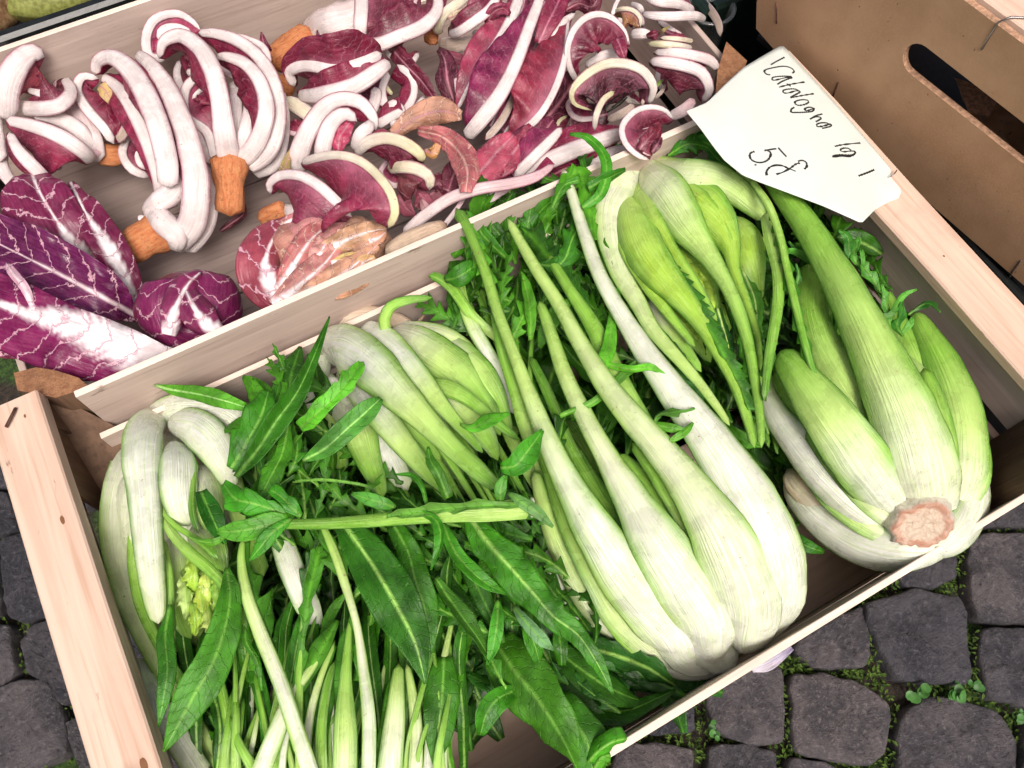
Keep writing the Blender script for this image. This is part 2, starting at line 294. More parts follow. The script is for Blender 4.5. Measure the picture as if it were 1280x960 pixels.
def blade(name, parent, crop, rows, wl, wr, col, edge=None, near=None, al=(0, 0), ar=None, lobes=None, ruffle=(.0, 1.0), crumple=(0, 1), roll=0, roll1=None, n=None, m=7, mat='leaf', th=.05, midw=0, midcol='#9cc060', white=None, seed=None, axis=None):
    """leaf blade on both sides of a path; wl/wr half widths at each control row; al/ar = (angle at the rib, angle at the edge)"""
    ar = ar or al; C0 = ctrl(crop, rows, (wl, wr)); L = np.sum(np.linalg.norm(np.diff(C0[:, :3], axis=0), axis=1)); n = n or int(min(110, max(14, L*(7 if lobes else 3))))
    R = spline(C0, n); C = R[:, :3]; s = np.linspace(0, 1, n); sl_ = s*L; T, N, S = frame(C, roll, roll1, axis); sd_ = random.random()*100 if seed is None else seed
    W = {-1: np.maximum(R[:, 4], .0), 1: np.maximum(R[:, 5], .0)}; tt = np.linspace(0, 1, m+1); cols = {}
    for sg in (-1, 1):
        Wd = W[sg].copy(); sh = np.zeros(n)
        if lobes:
            fq, dp, shr = lobes; ph = sd_+sg*.23; q = sl_*fq+ph+np.array([.5*fbm(x*.5, sd_+sg*3) for x in sl_])*1.5; fr = q-np.floor(q); tri = np.where(fr < .62, fr/.62, (1-fr)/.38)
            amp = np.array([.75+.5*fbm(math.floor(a)*3.7, sd_) for a in q]); Wd = Wd*(1-dp+dp*tri**1.3*1.5*amp); sh = shr*tri
        a0, a1 = (al if sg < 0 else ar); ang = np.radians(a0+(a1-a0)*(tt[1:]+tt[:-1])/2); cx = np.r_[0, np.cumsum(np.cos(ang))]/m; cy = np.r_[0, np.cumsum(np.sin(ang))]/m
        X = Wd[:, None]*cx[None]*sg; Y = Wd[:, None]*cy[None]
        Y = Y+ruffle[0]*np.sin(sl_*ruffle[1]*6.28+sd_+sg)[:, None]*(tt**1.6)[None]*np.minimum(Wd, 1.5)[:, None]
        if crumple[0]:
            Y = Y+crumple[0]*np.array([[fbm(sl_[i]*crumple[1], sg*t_*max(Wd[i], .2)*crumple[1]*1.2, sd_)+.5*fbm(sl_[i]*crumple[1]*2.7, sg*t_*max(Wd[i], .2)*crumple[1]*3, sd_+5) for t_ in tt] for i in range(n)])*(.25+.75*tt)[None]
        Q = C[:, None]+X[..., None]*S[:, None]+Y[..., None]*N[:, None]-(sh[:, None]*Wd[:, None]*tt[None])[..., None]*T[:, None]*(-1)
        cols[sg] = (Q, np.abs(X)*sg)
    A = np.concatenate([cols[-1][0][:, ::-1], cols[1][0][:, 1:]], 1); U = np.concatenate([cols[-1][1][:, ::-1], cols[1][1][:, 1:]], 1); K = A.shape[1]
    tc = np.abs(np.linspace(-1, 1, K))
    # normals from the grid, for a closed thin leaf
    du = np.gradient(A, axis=0); dv = np.gradient(A, axis=1); nn = np.cross(dv, du); nn /= np.linalg.norm(nn, axis=2)[..., None]+1e-9; sgn = np.sign(np.sum(nn*N[:, None], 2)); nn *= np.where(sgn == 0, 1, sgn)[..., None]
    tk = th*(1-.7*tc[None, :, None]); top = A+nn*tk/2; bot = A-nn*tk/2
    Cc = stops(col, s)[:, None]*np.ones((1, K, 1)); Ec = stops(edge or col, s)[:, None]; f = (tc[None, :, None])**2; c = Cc*(1-f)+Ec*f
    if near is not None: g_ = np.clip(1-tc*2.6, 0, 1)[None, :, None]; c = c*(1-g_)+stops(near, s)[:, None]*g_
    if midw: g_ = np.clip(1.6-np.abs(U)/(midw*(1.05-s)[:, None]), 0, 1)[..., None]; c = c*(1-g_)+stops(midcol, s)[:, None]*g_; top = top+nn*(g_*midw*.35)
    if white is not None:                                            # broad pale base spreading from the midrib, feathered
        wv = np.interp(s, [a for a, _ in white], [b for _, b in white])[:, None]; fz = np.array([[fbm(U[i, j]*1.0-sl_[i]*.0+sd_, (sl_[i]-abs(U[i, j])*.9)*2.6) for j in range(K)] for i in range(n)])
        g_ = np.clip((wv*(1+.55*fz)-np.abs(U))/(.7*wv+.05)+.4, 0, 1)[..., None]; c = c*(1-g_)+np.array([.84, .76, .78])*g_
    uv = np.stack([U, np.broadcast_to(sl_[:, None]+sd_, U.shape)], -1)
    V = np.concatenate([top.reshape(-1, 3), bot.reshape(-1, 3)]); NV = n*K
    i, j = np.meshgrid(np.arange(n-1), np.arange(K-1), indexing='ij'); a = (i*K+j).ravel(); q = np.stack([a, a+1, a+K+1, a+K], 1)
    F = [tuple(x) for x in q]+[tuple(x) for x in (q[:, ::-1]+NV)]
    for i in range(n-1): F.append((i*K, (i+1)*K, NV+(i+1)*K, NV+i*K)); F.append(((i+1)*K+K-1, i*K+K-1, NV+i*K+K-1, NV+(i+1)*K+K-1))
    for j in range(K-1): F.append((j+1, j, NV+j, NV+j+1)); F.append(((n-1)*K+j, (n-1)*K+j+1, NV+(n-1)*K+j+1, NV+(n-1)*K+j))
    return mesh_np(name, V, F, mat, parent, np.concatenate([c.reshape(-1, 3)]*2), np.concatenate([uv.reshape(-1, 2)]*2))
def extrude_poly(name, poly, z0, z1, mat, parent, bev=0.0):
    n = len(poly); V = [(x, y, z0) for x, y in poly]+[(x, y, z1) for x, y in poly]
    F = [[i, (i+1) % n, n+(i+1) % n, n+i] for i in range(n)]+[list(range(n-1, -1, -1)), list(range(n, 2*n))]
    o = mesh_np(name, V, F, mat, parent, smooth=False); fixn(o); return o
# ================================================================ ground
def struct(o): o['kind'] = 'structure'; return o
g_ = 3000; ground = struct(mesh_np('ground', [(-g_, -g_, -1.9), (g_, -g_, -1.9), (g_, g_, -1.9), (-g_, g_, -1.9)], [(0, 1, 2, 3)], 'soil', smooth=False))
STONES = []
def tr(c, pts): STONES.append([tuple(P(*px(c, x, y), 0)[0][:2]) for x, y in pts])
tr('d', [(960, 300), (1100, 170), (1112, 255), (1112, 325), (1060, 348), (990, 345)]); tr('d', [(890, 385), (1010, 352), (1130, 375), (1150, 590), (960, 575), (892, 440)])
tr('d', [(1148, 228), (1200, 213), (1330, 212), (1340, 435), (1170, 430), (1145, 330)]); tr('d', [(1180, 452), (1340, 448), (1350, 660), (1192, 622), (1176, 520)])
tr('d', [(1160, 195), (1180, 110), (1330, 90), (1340, 192)]); tr('d', [(703, 570), (780, 560), (862, 582), (950, 645), (935, 762), (895, 795), (712, 762)])
tr('d', [(985, 662), (1060, 618), (1225, 652), (1272, 742), (1262, 850), (985, 850), (968, 730)]); tr('d', [(715, 490), (780, 430), (885, 392), (898, 470), (898, 542), (770, 552), (722, 515)])
tr('d', [(492, 615), (520, 560), (680, 545), (684, 640), (680, 740), (600, 742), (500, 700)]); tr('d', [(300, 700), (330, 640), (455, 610), (460, 712), (350, 716)])
tr('d', [(265, 745), (350, 735), (458, 752), (452, 850), (250, 860)]); tr('d', [(497, 742), (600, 742), (662, 762), (672, 870), (485, 880)]); tr('d', [(690, 775), (790, 782), (830, 810), (820, 900), (700, 900)])
tr('d', [(840, 830), (900, 810), (960, 850), (960, 950), (850, 950)]); tr('d', [(1285, 690), (1400, 700), (1400, 830), (1275, 830), (1290, 750)])
tr('e', [(-60, 280), (10, 285), (34, 330), (36, 375), (0, 388), (-60, 385)]); tr('e', [(4, 402), (62, 380), (100, 480), (112, 578), (52, 600), (14, 588), (0, 480)])
tr('e', [(62, 612), (118, 590), (152, 690), (182, 785), (150, 808), (62, 722), (46, 655)]); tr('e', [(-30, 775), (60, 742), (112, 742), (150, 825), (160, 925), (60, 975), (-30, 975)])
tr('e', [(-50, 600), (22, 610), (32, 720), (0, 758), (-60, 750)]); tr('e', [(155, 845), (195, 832), (225, 930), (240, 990), (185, 960), (172, 900)]); tr('e', [(-90, 400), (-12, 400), (-8, 585), (-80, 585)])
tr('e', [(-90, 150), (-20, 140), (20, 160), (24, 265), (-60, 268)]); tr('e', [(36, 180), (90, 170), (110, 260), (60, 360), (42, 320)]); tr('e', [(90, 320), (150, 300), (170, 460), (120, 470), (75, 370)])
tr('e', [(125, 490), (180, 480), (220, 640), (160, 660)]); tr('e', [(170, 680), (240, 665), (280, 800), (200, 815)])
def inside(p, poly):
    c = False; n = len(poly)
    for i in range(n):
        a, b = poly[i], poly[(i+1) % n]
        if (a[1] > p[1]) != (b[1] > p[1]) and p[0] < (b[0]-a[0])*(p[1]-a[1])/(b[1]-a[1])+a[0]: c = not c
    return c
def near_any(p, lim, skip=None):
    for q in STONES:
        if q is skip: continue
        if inside(p, q): return True
        for a in q:
            if (a[0]-p[0])**2+(a[1]-p[1])**2 < lim*lim: return True
    return False
traced = list(STONES)
for gx in range(-7, 12):
    for gy in range(-6, 8):
        c = (gx*9.6+(gy % 2)*4+random.uniform(-.8, .8), gy*9.3+random.uniform(-.8, .8)); h = 4.2
        sq = [(c[0]+sx*(h+random.uniform(-.5, .4)), c[1]+sy*(h+random.uniform(-.5, .4))) for sx, sy in ((-1, -1), (1, -1), (1.08, 0), (1, 1), (-1, 1), (-1.06, 0))]
        if all(not near_any(p, .9) for p in sq+[c, ((sq[0][0]+sq[1][0])/2, (sq[0][1]+sq[1][1])/2), ((sq[3][0]+sq[4][0])/2, (sq[3][1]+sq[4][1])/2)]): STONES.append(sq)
for _ in range(1500):                                               # smaller stones in the holes the courses leave
    c = (random.uniform(-45, 100), random.uniform(-45, 40)); h = random.choice((2.2, 3.0, 3.6)); sq = [(c[0]+sx*h, c[1]+sy*h) for sx, sy in ((-1, -1), (1, -1), (1.1, 0), (1, 1), (-1, 1), (-1.1, 0))]
    if all(not near_any(a, .7) for a in [c]+sq+[((sq[i][0]+c[0])/2, (sq[i][1]+c[1])/2) for i in range(6)]): STONES.append(sq)
def cobble(poly, fine):
    ang = [((poly[i][0]), (poly[i][1])) for i in range(len(poly))]; n = len(ang); pts = []
    per = 10 if fine else 5
    for i in range(n):                                               # rounded outline
        a, b = np.array(ang[i]), np.array(ang[(i+1) % n])
        for k in range(per): pts.append(a+(b-a)*k/per)
    pts = np.array(pts)
    c_ = pts.mean(0); pts = c_+(pts-c_)*1.035
    for _ in range(2 if fine else 1): pts = (np.roll(pts, 1, 0)+2*pts+np.roll(pts, -1, 0))/4
    c = pts.mean(0); N_ = len(pts); tilt = rng.normal(0, .03, 2); z_ = rng.uniform(-.35, .1); sd_ = random.random()*99
    rings = [(1.0, -3.0), (1.0, -.8), (.99, -.3), (.968, -.10), (.93, -.01)]+([(.8, .05), (.66, .08), (.5, .1), (.34, .1), (.17, .1)] if fine else [(.6, .08), (.3, .1)])
    V = []
    for f, z in rings:
        for p in pts:
            q = c+(p-c)*f; wob = .14*fbm(q[0]*.6, q[1]*.6, sd_)+.10*fbm(q[0]*1.9, q[1]*1.9, sd_)+(.08*fbm(q[0]*5, q[1]*5, sd_) if fine else 0)
            q2 = q+(.18*(1 if f > .85 else 0))*np.array([fbm(p[0]*.9, p[1]*.9, sd_+3), fbm(p[0]*.9, p[1]*.9, sd_+7)])
            V.append((q2[0], q2[1], z+z_+wob*2.0*(1 if z > -1 else .3)+tilt@(q-c)))
    V.append((c[0], c[1], .1+z_+.2*fbm(c[0]*.6, c[1]*.6, sd_))); F = []
    for r in range(len(rings)-1):
        for i in range(N_): F.append((r*N_+i, r*N_+(i+1) % N_, (r+1)*N_+(i+1) % N_, (r+1)*N_+i))
    for i in range(N_): F.append(((len(rings)-1)*N_+i, (len(rings)-1)*N_+(i+1) % N_, len(rings)*N_))
    o = mesh_np('cobblestone', V, F, 'stone', ground); fixn(o)
for q in STONES: cobble(q, any(q is a for a in traced))
# moss in the joints: thousands of tiny tufts, one object
V, F = [], []
for _ in range(60000):
    x, y = random.uniform(-2, 66), random.uniform(-26, 14)
    if random.random() < .12: x, y = random.uniform(-46, -16), random.uniform(5, 34)
    if fbm(x*.16, y*.16, 3) < -.3 or near_any((x, y), .0): continue
    b = np.array([x, y, -1.8+random.uniform(0, 1.25)]); a = random.random()*6.28; r = random.uniform(.12, .30); d = np.array([math.cos(a), math.sin(a), 0])*r; e = np.array([-math.sin(a), math.cos(a), 0])*r*.45; k = len(V)
    V += [b, b+d+e+[0, 0, r*.7], b+d*1.9+[0, 0, r*.6], b+d-e+[0, 0, r*.7]]; F.append((k, k+1, k+2, k+3))
mo = mesh_np('moss', V, F, 'moss', smooth=False); mo['kind'] = 'stuff'
def clover(x, y, label, n=7, s=.8):
    s *= .72
    p = P(*px('d', x, y), 0)[0]; t = thing('clover_plant', label, 'weed', (p[0], p[1], -1.5), 'weeds between the cobblestones')
    for k in range(n):
        a = random.random()*6.28; r = random.uniform(.3, 1.1)*s; c = np.array([p[0]+r*math.cos(a), p[1]+r*math.sin(a), random.uniform(-.2, .35)])
        tube('stem', [(p[0], p[1], -1.5), ((p+c)/2)[:3]*[1, 1, 0]+[0, 0, -.5], c], .035, 'clover', t, 5)
        V = [c]; m = 9; rr = random.uniform(.35, .6)*s; tl = rng.normal(0, .35, 2)
        for q in range(m): an = q*6.283/m; V.append(c+[rr*math.cos(an)*(1-.15*(q % 3 == 0)), rr*math.sin(an), .12+tl[0]*rr*math.cos(an)+tl[1]*rr*math.sin(an)])
        mesh_np('leaf', V, [(0, q+1, (q+1) % m+1) for q in range(m)], 'clover', t)
clover(500, 705, 'small round-leaved weed by the joint below the crate edge, furthest left', 5, .8); clover(1010, 612, 'clover tuft at the corner of four cobbles right of centre', 7, 1.0)
clover(1115, 612, 'clover weed next to the brown gravel speck between stones', 7, .9); clover(1165, 603, 'single round weed leaves just right of the two clover tufts', 4, .8); clover(1270, 668, 'weed at the far right frame edge between cobbles', 4, .7)
# ================================================================ crates
def rail(name, x0, x1, y0, y1, z0, z1, parent, lab=None): o = box(name, (x0, y0, z0), (x1, y1, z1), 'wood1', parent, .12, .10); o['label'] = lab or 'top rail'; return o
def post(parent, cx, cy, sx, sy, s, z0, z1, mat='post', top=None):
    poly = [(cx, cy), (cx+sx*s, cy), (cx+sx*(s-.3), cy+sy*.6), (cx+sx*.6, cy+sy*(s-.3)), (cx, cy+sy*s)]
    o = extrude_poly('corner_post', poly, z0, z1, mat, parent)
    if top:
        o.data.materials.append(M[top])
        for p in o.data.polygons:
            if p.normal.z > .5: p.material_index = 1
def wedge_post():
    A, D, B, C = P(46, 482, 14.9)[0], P(92, 614, 14.9)[0], P(160, 541, 11.5)[0], P(136, 630, 9.5)[0]; B0, C0 = B*[1, 1, 0]+[0, 0, 1], C*[1, 1, 0]+[0, 0, 1]
    A2, D2 = np.array([-17.0, 31.3, 14.9]), np.array([-17.0, D[1], 14.9]); A3, D3 = A2*[1, 1, 0]+[0, 0, 1], D2*[1, 1, 0]+[0, 0, 1]
    o = mesh_np('corner_post', [A, D, B, C, B0, C0, A2, D2, A3, D3], [(0, 1, 3, 2), (2, 3, 5, 4), (6, 7, 1, 0), (7, 9, 5, 3, 1), (6, 0, 2, 4, 8), (6, 8, 9, 7), (4, 5, 9, 8)], 'post', gc, smooth=False); fixn(o)
gc = thing('vegetable_crate', 'pale poplar crate full of green catalogna chicory with two thick end rails', 'crate', (12, 14, 0))
rail('end_rail', -19.7, -16.35, -5.2, 32.8, 15.0, 16.5, gc); rail('end_rail', 40.6, 44.6, -5.2, 34.0, 15.5, 16.5, gc)
for (x0, x1) in ((-17.3, -16.7), (41.3, 41.9)):
    box('end_slat', (x0-.7, -3.0, 11.6), (x1-.7, 30.0, 14.95), 'slat1', gc, .05, .06) if x0 < 0 else box('end_slat', (x0, -2.9, 11.0), (x1, 29.2, 15.0), 'slat1', gc, .05, .0)
    box('end_slat', (x0, -2.9, 4.0), (x1, 29.2, 9.3 if x0 > 0 else 9.0), 'slat1', gc, .05, .06, 'edge0')
box('side_slat', (-16.9, -3.4, 7.2), (44.0, -2.95, 13.0), 'slat0', gc, .04, .05, 'edge0'); box('side_slat', (-16.9, -3.4, .8), (44.0, -2.95, 6.6), 'slat0', gc, .04, .05, 'edge0')
box('side_slat', (-14.7, 29.6, 8.2), (44.0, 30.05, 13.0), 'slat0', gc, .04, .05, 'edge0'); box('side_slat', (-14.7, 29.6, .8), (44.0, 30.05, 7.4), 'slat0', gc, .04, .05, 'edge0')
for k in range(4): box('floor_board', (-16.6, -2.9+k*8.2, 1.6), (41.2, -2.9+k*8.2+7.6, 2.1), 'floor', gc, .05, .05)
wedge_post(); post(gc, -16.6, -2.9, 1, 1, 4.6, 1.0, 15.05); extrude_poly('corner_post', [(41.2, 31.2), (39.6, 31.2), (40.3, 26.5), (41.2, 26.2)], 1.0, 15.4, 'post', gc); post(gc, 41.2, -2.9, -1, 1, 3.9, 1.0, 14.8)
tube('staple', [P(8, 533, 16.45)[0]+[0, 0, -.3], P(8, 533, 16.68)[0], P(14, 521, 16.75)[0], P(19, 511, 16.68)[0], P(19, 511, 16.4)[0]], .11, 'rust', gc, 6)
M['knot'] = mat_plain('wood_knot', (.42, .20, .09), .6, .3, .5, 300, c2=(.20, .08, .035))
for u, v, a_, b_ in ((78, 650, .55, .22), (180, 957, .8, .35), (31, 520, .25, .12), (1180, 320, .16, .12)):
    c = P(u, v, 16.51)[0]; k = 18; V = [c+[0, 0, .02]]+[c+[b_*.55*math.cos(i*.349)*(1+.3*fbm(i*.7, u)), a_*.55*math.sin(i*.349)*(1+.3*fbm(i*.9, v)), 0] for i in range(k)]; mesh_np('knot', V, [(0, i+1, (i+1) % k+1) for i in range(k)], 'knot', gc)
rc = thing('vegetable_crate', 'poplar crate of red radicchio standing behind the green chicory crate', 'crate', (12, 47, 0))
box('side_slat', (-14.3, 31.1, 10.0), (44.5, 31.6, 16.5), 'slat0', rc, .04, .05, 'edge0'); box('side_slat', (-14.3, 31.1, 2.0), (44.5, 31.6, 9.2), 'slat0', rc, .04, .05, 'edge0')
box('side_slat', (-17.5, 63.3, 7.5), (44.5, 63.8, 16.5), 'slat0', rc, .04, .05, 'edge0'); box('side_slat', (-17.5, 63.3, 1.0), (44.5, 63.8, 7.0), 'slat0', rc, .04, .05, 'edge0')
for k in range(3): box('floor_board', (-17.5, 31.8+k*10.5, 3.6), (41.0, 31.8+k*10.5+10.3, 4.1), 'rfloor', rc, .05, .05)
box('end_slat', (41.1, 31.8, 5.0), (41.6, 63.0, 14.0), 'slat1', rc, .05, .05, 'edge0'); box('end_slat', (-18.8, 36.5, 5.0), (-18.3, 63.0, 11.5), 'slat1', rc, .05, .05, 'edge0')
def quadpost(pts, z, lo, nm='corner_post'):
    poly = [tuple(P(u, v, z)[0][:2]) for u, v in pts]; o = extrude_poly(nm, poly, lo, z, 'post', rc); o.data.materials.append(M['posttop'])
    for p in o.data.polygons:
        if abs(p.normal.z) > .5: p.material_index = 1
quadpost([(22, 488), (17, 466), (45, 459), (70, 463), (98, 472), (112, 484), (70, 497)], 15.6, .8)
quadpost([(892, 150), (897, 88), (908, 52), (934, 76), (926, 98), (905, 130)], 15.2, .8)
# ================================================================ hardboard crate at the right
hb = thing('hardboard_crate', 'tall brown hardboard crate with an oval hand slot, beside the green crate', 'crate', (47.5, 19.6, 12.8))
bx0 = 47.5; HBR = math.radians(8.2); hb.rotation_euler.z = HBR
def panel_side(name, parent):
    # end panel in the plane x = 47: outline with clipped corners, and a rounded slot cut right through
    out_ = [(-12, 12.8), (29.6, 13.1), (34.8, 14.4), (38.5, 15.1), (39.3, 17.2), (39.3, 27.5), (-12, 27.5)]
    sl0, sl1, zc, r = 15.2, 25.0, 22.1, 1.2
    slot = [(sl1+r*math.sin(a)*1.0, zc+r*math.cos(a)) for a in np.linspace(0, math.pi, 11)]+[(sl0-r*math.sin(a), zc-r*math.cos(a)) for a in np.linspace(0, math.pi, 11)]
    import bmesh
    bm = bmesh.new(); vo = [bm.verts.new((0, y, z)) for y, z in out_]; vs = [bm.verts.new((0, y, z)) for y, z in slot]
    for L_ in (vo, vs):
        for i in range(len(L_)): bm.edges.new((L_[i], L_[(i+1) % len(L_)]))
    bmesh.ops.triangle_fill(bm, edges=bm.edges[:], use_beauty=True)
    for f in [f for f in bm.faces if sl0-1 < f.calc_center_median().y < sl1+1 and abs(f.calc_center_median().z-zc) < r*.98 and all(v in vs for v in f.verts)]: bm.faces.remove(f)
    ret = bmesh.ops.extrude_face_region(bm, geom=bm.faces[:]); bmesh.ops.translate(bm, vec=(.55, 0, 0), verts=[v for v in ret['geom'] if isinstance(v, bmesh.types.BMVert)])
    bmesh.ops.recalc_face_normals(bm, faces=bm.faces); o_ = np.array(parent.location)
    for v in bm.verts: v.co = Vector(((v.co.x+bx0)/100-o_[0], v.co.y/100-o_[1], v.co.z/100-o_[2]))
    me = bpy.data.meshes.new(name); bm.to_mesh(me); bm.free(); me.materials.append(M['mdf']); me.materials.append(M['mdfedge'])
    for p in me.polygons:
        if abs(p.normal.x) < .5: p.material_index = 1
    return link(name, me, None, parent, False)
panel_side('end_panel', hb)
box('side_panel', (48.1, 38.6, 15.6), (95, 39.2, 27.3), 'mdf', hb, .05); box('side_panel', (48.1, -12, 13.6), (95, -11.4, 27.3), 'mdf', hb, .05); box('bottom_panel', (48.1, -11.3, 13.6), (95, 38.5, 14.2), 'black', hb, .05)  # bottom coloured black: the darkness behind the hand slot is painted
box('widened_batten', (48.1, -11.3, 25.4), (72, 38.5, 27.9), mat='wood1', parent=hb, bev=.1, jit=.05)  # batten widened into an added lid that shades the crate's inside
def onp(u, v, off_=-.04):                                            # a point of the turned panel, before its crate is turned
    r = RM@_ray(u, v); n = np.array([math.cos(HBR), math.sin(HBR), 0]); b = np.array([47.5, 19.6, 0])+n*off_; t = ((b-CAM)@n)/(r@n); q = CAM+r*t-np.array([47.5, 19.6, 0]); c, s = math.cos(-HBR), math.sin(-HBR)
    return np.array([q[0]*c-q[1]*s+47.5, q[0]*s+q[1]*c+19.6, q[2]])
def staple(a, b, m='rust'): A = onp(*a); B = onp(*b); tube('staple', [A+[.3, 0, 0], A, (A+B)/2, B, B+[.3, 0, 0]], .055, m, hb)
A = onp(1244, 30); A[2] = 27.6; tube('staple', [A+[2.2, -1.6, .2], A+[1.9, -1.5, .42], A+[.55, -.4, .42], A+[0, -.1, .1], onp(1227, 62), onp(1227, 62)+[.3, 0, 0]], .07, 'steel', hb)
staple((971, 3), (971, 29)); staple((1048, 103), (1041, 122)); staple((1276, 326), (1262, 346), 'steel')
for lab, z, mt, cs in (('pinkish card flap seen inside the hand slot', 18.2, 'mdfedge', [(1192, 96), (1252, 118), (1236, 146), (1211, 142)]), ('crumpled brown paper seen inside the hand slot', 17.2, 'mdf', [(1205, 140), (1300, 120), (1310, 230), (1228, 196)])):
    c4 = [P(u, v, z)[0] for u, v in cs]; t = thing('wrapper_paper', lab, 'wrapping paper', tuple(c4[0])); V = []; n = 8
    for i in range(n+1):
        for j in range(n+1): a, b = i/n, j/n; V.append((c4[0]*(1-a)+c4[1]*a)*(1-b)+(c4[3]*(1-a)+c4[2]*a)*b+[0, 0, (1.2 if mt == 'mdf' else .2)*fbm(i*.7, j*.7, z)])
    mesh_np('sheet', V, [(i*(n+1)+j, i*(n+1)+j+1, (i+1)*(n+1)+j+1, (i+1)*(n+1)+j) for i in range(n) for j in range(n)], mt, t)
# dark plastic crates beneath and behind
uc = thing('plastic_crate', 'dark crate under the brown hardboard crate', 'crate', (65, 25, 0))
box('crate_wall', (48.6, -8, 0), (49.4, 36, 12.4), 'black', uc, .2); box('crate_wall', (49.5, 35, 0), (90, 36, 12.4), 'black', uc, .2); box('crate_wall', (49.5, -8, 0), (90, -7, 12.4), 'black', uc, .2); box('crate_floor', (49.5, -6.9, 1), (90, 34.9, 12.3), 'black', uc, .2)
gcx = thing('plastic_crate', 'dark green plastic crate behind the radicchio, top right of the radicchio crate', 'crate', (56, 56, 0))
box('crate_wall', (44.8, 44.5, 0), (46.0, 78, 12.0), 'dkgreen', gcx, .3); box('crate_wall', (46.1, 44.5, 0), (80, 45.7, 12.0), 'dkgreen', gcx, .3); box('crate_floor', (46.1, 45.8, 1), (80, 78, 8), 'dkgreen', gcx, .2); box('crate_wall', (46.1, 78.1, 0), (80, 79.2, 12), 'dkgreen', gcx, .3)
cp, _ = P(893, -6, 13.0); t = thing('plastic_cup', 'clear plastic pot rim at the top edge left of the brown crate', 'pot', (cp[0], cp[1], 8))
V = []; k = 40; prof = [(1.7, 8), (2.0, 11.5), (2.3, 11.6), (2.3, 11.8), (2.0, 11.8), (1.85, 11.6), (1.6, 8.2)]
for r, z in prof:
    for j in range(k): V.append((cp[0]+r*math.cos(j*6.2832/k), cp[1]+r*math.sin(j*6.2832/k), z))
mesh_np('rim', V, [(i*k+j, i*k+(j+1) % k, (i+1)*k+(j+1) % k, (i+1)*k+j) for i in range(len(prof)-1) for j in range(k)], 'clear', t)
bc = thing('plastic_crate', 'black plastic crate behind the radicchio crate, top left corner', 'crate', (-10, 80, 0))
A = P(13, 8, 17)[0]; B = P(30, 16, 17)[0]; C_ = P(85, 16, 17)[0]; D_ = P(170, -30, 17)[0]
box('crate_wall', (-30, 66.0, 2), (44, 67.2, 15.5), 'black', bc, .3); box('crate_floor', (-30, 67.3, 2), (44, 110, 9), 'black', bc, .2); box('crate_wall', (-31.2, 66, 2), (-30.1, 110, 15.5), 'black', bc, .3); box('crate_wall', (44.1, 66, 2), (45.2, 110, 15.5), 'black', bc, .3)
def tuber(u, v, z, r, mat, name, label, cat, sq=(1, 1, .8), grp=None):
    p = P(u, v, z)[0]; V = []; n, k = 14, 20; sd_ = random.random()*50
    for i in range(n+1):
        a = math.pi*i/n
        for j in range(k):
            b = 6.2832*j/k; d = np.array([math.sin(a)*math.cos(b), math.sin(a)*math.sin(b), math.cos(a)]); q = r*(1+.22*fbm(*(d*1.7+sd_))); V.append(p+d*q*sq)
    o = mesh_np(name, V, [(i*k+j, i*k+(j+1) % k, (i+1)*k+(j+1) % k, (i+1)*k+j) for i in range(n) for j in range(k)], mat); o['label'] = label; o['category'] = cat
    if grp: o['group'] = grp
tuber(78, -14, 13, 3.2, 'pear', 'gourd', 'speckled yellow-green gourd peeking over the black crate, top left corner', 'vegetable', (1.5, .9, .8))
tuber(20, -12, 13, 2.2, 'brownveg', 'tuber', 'earthy brown tuber beside the speckled gourd in the black crate', 'vegetable'); tuber(-8, 20, 12.5, 2.0, 'brownveg', 'tuber', 'earthy brown tuber at the very top left edge of the frame', 'vegetable')
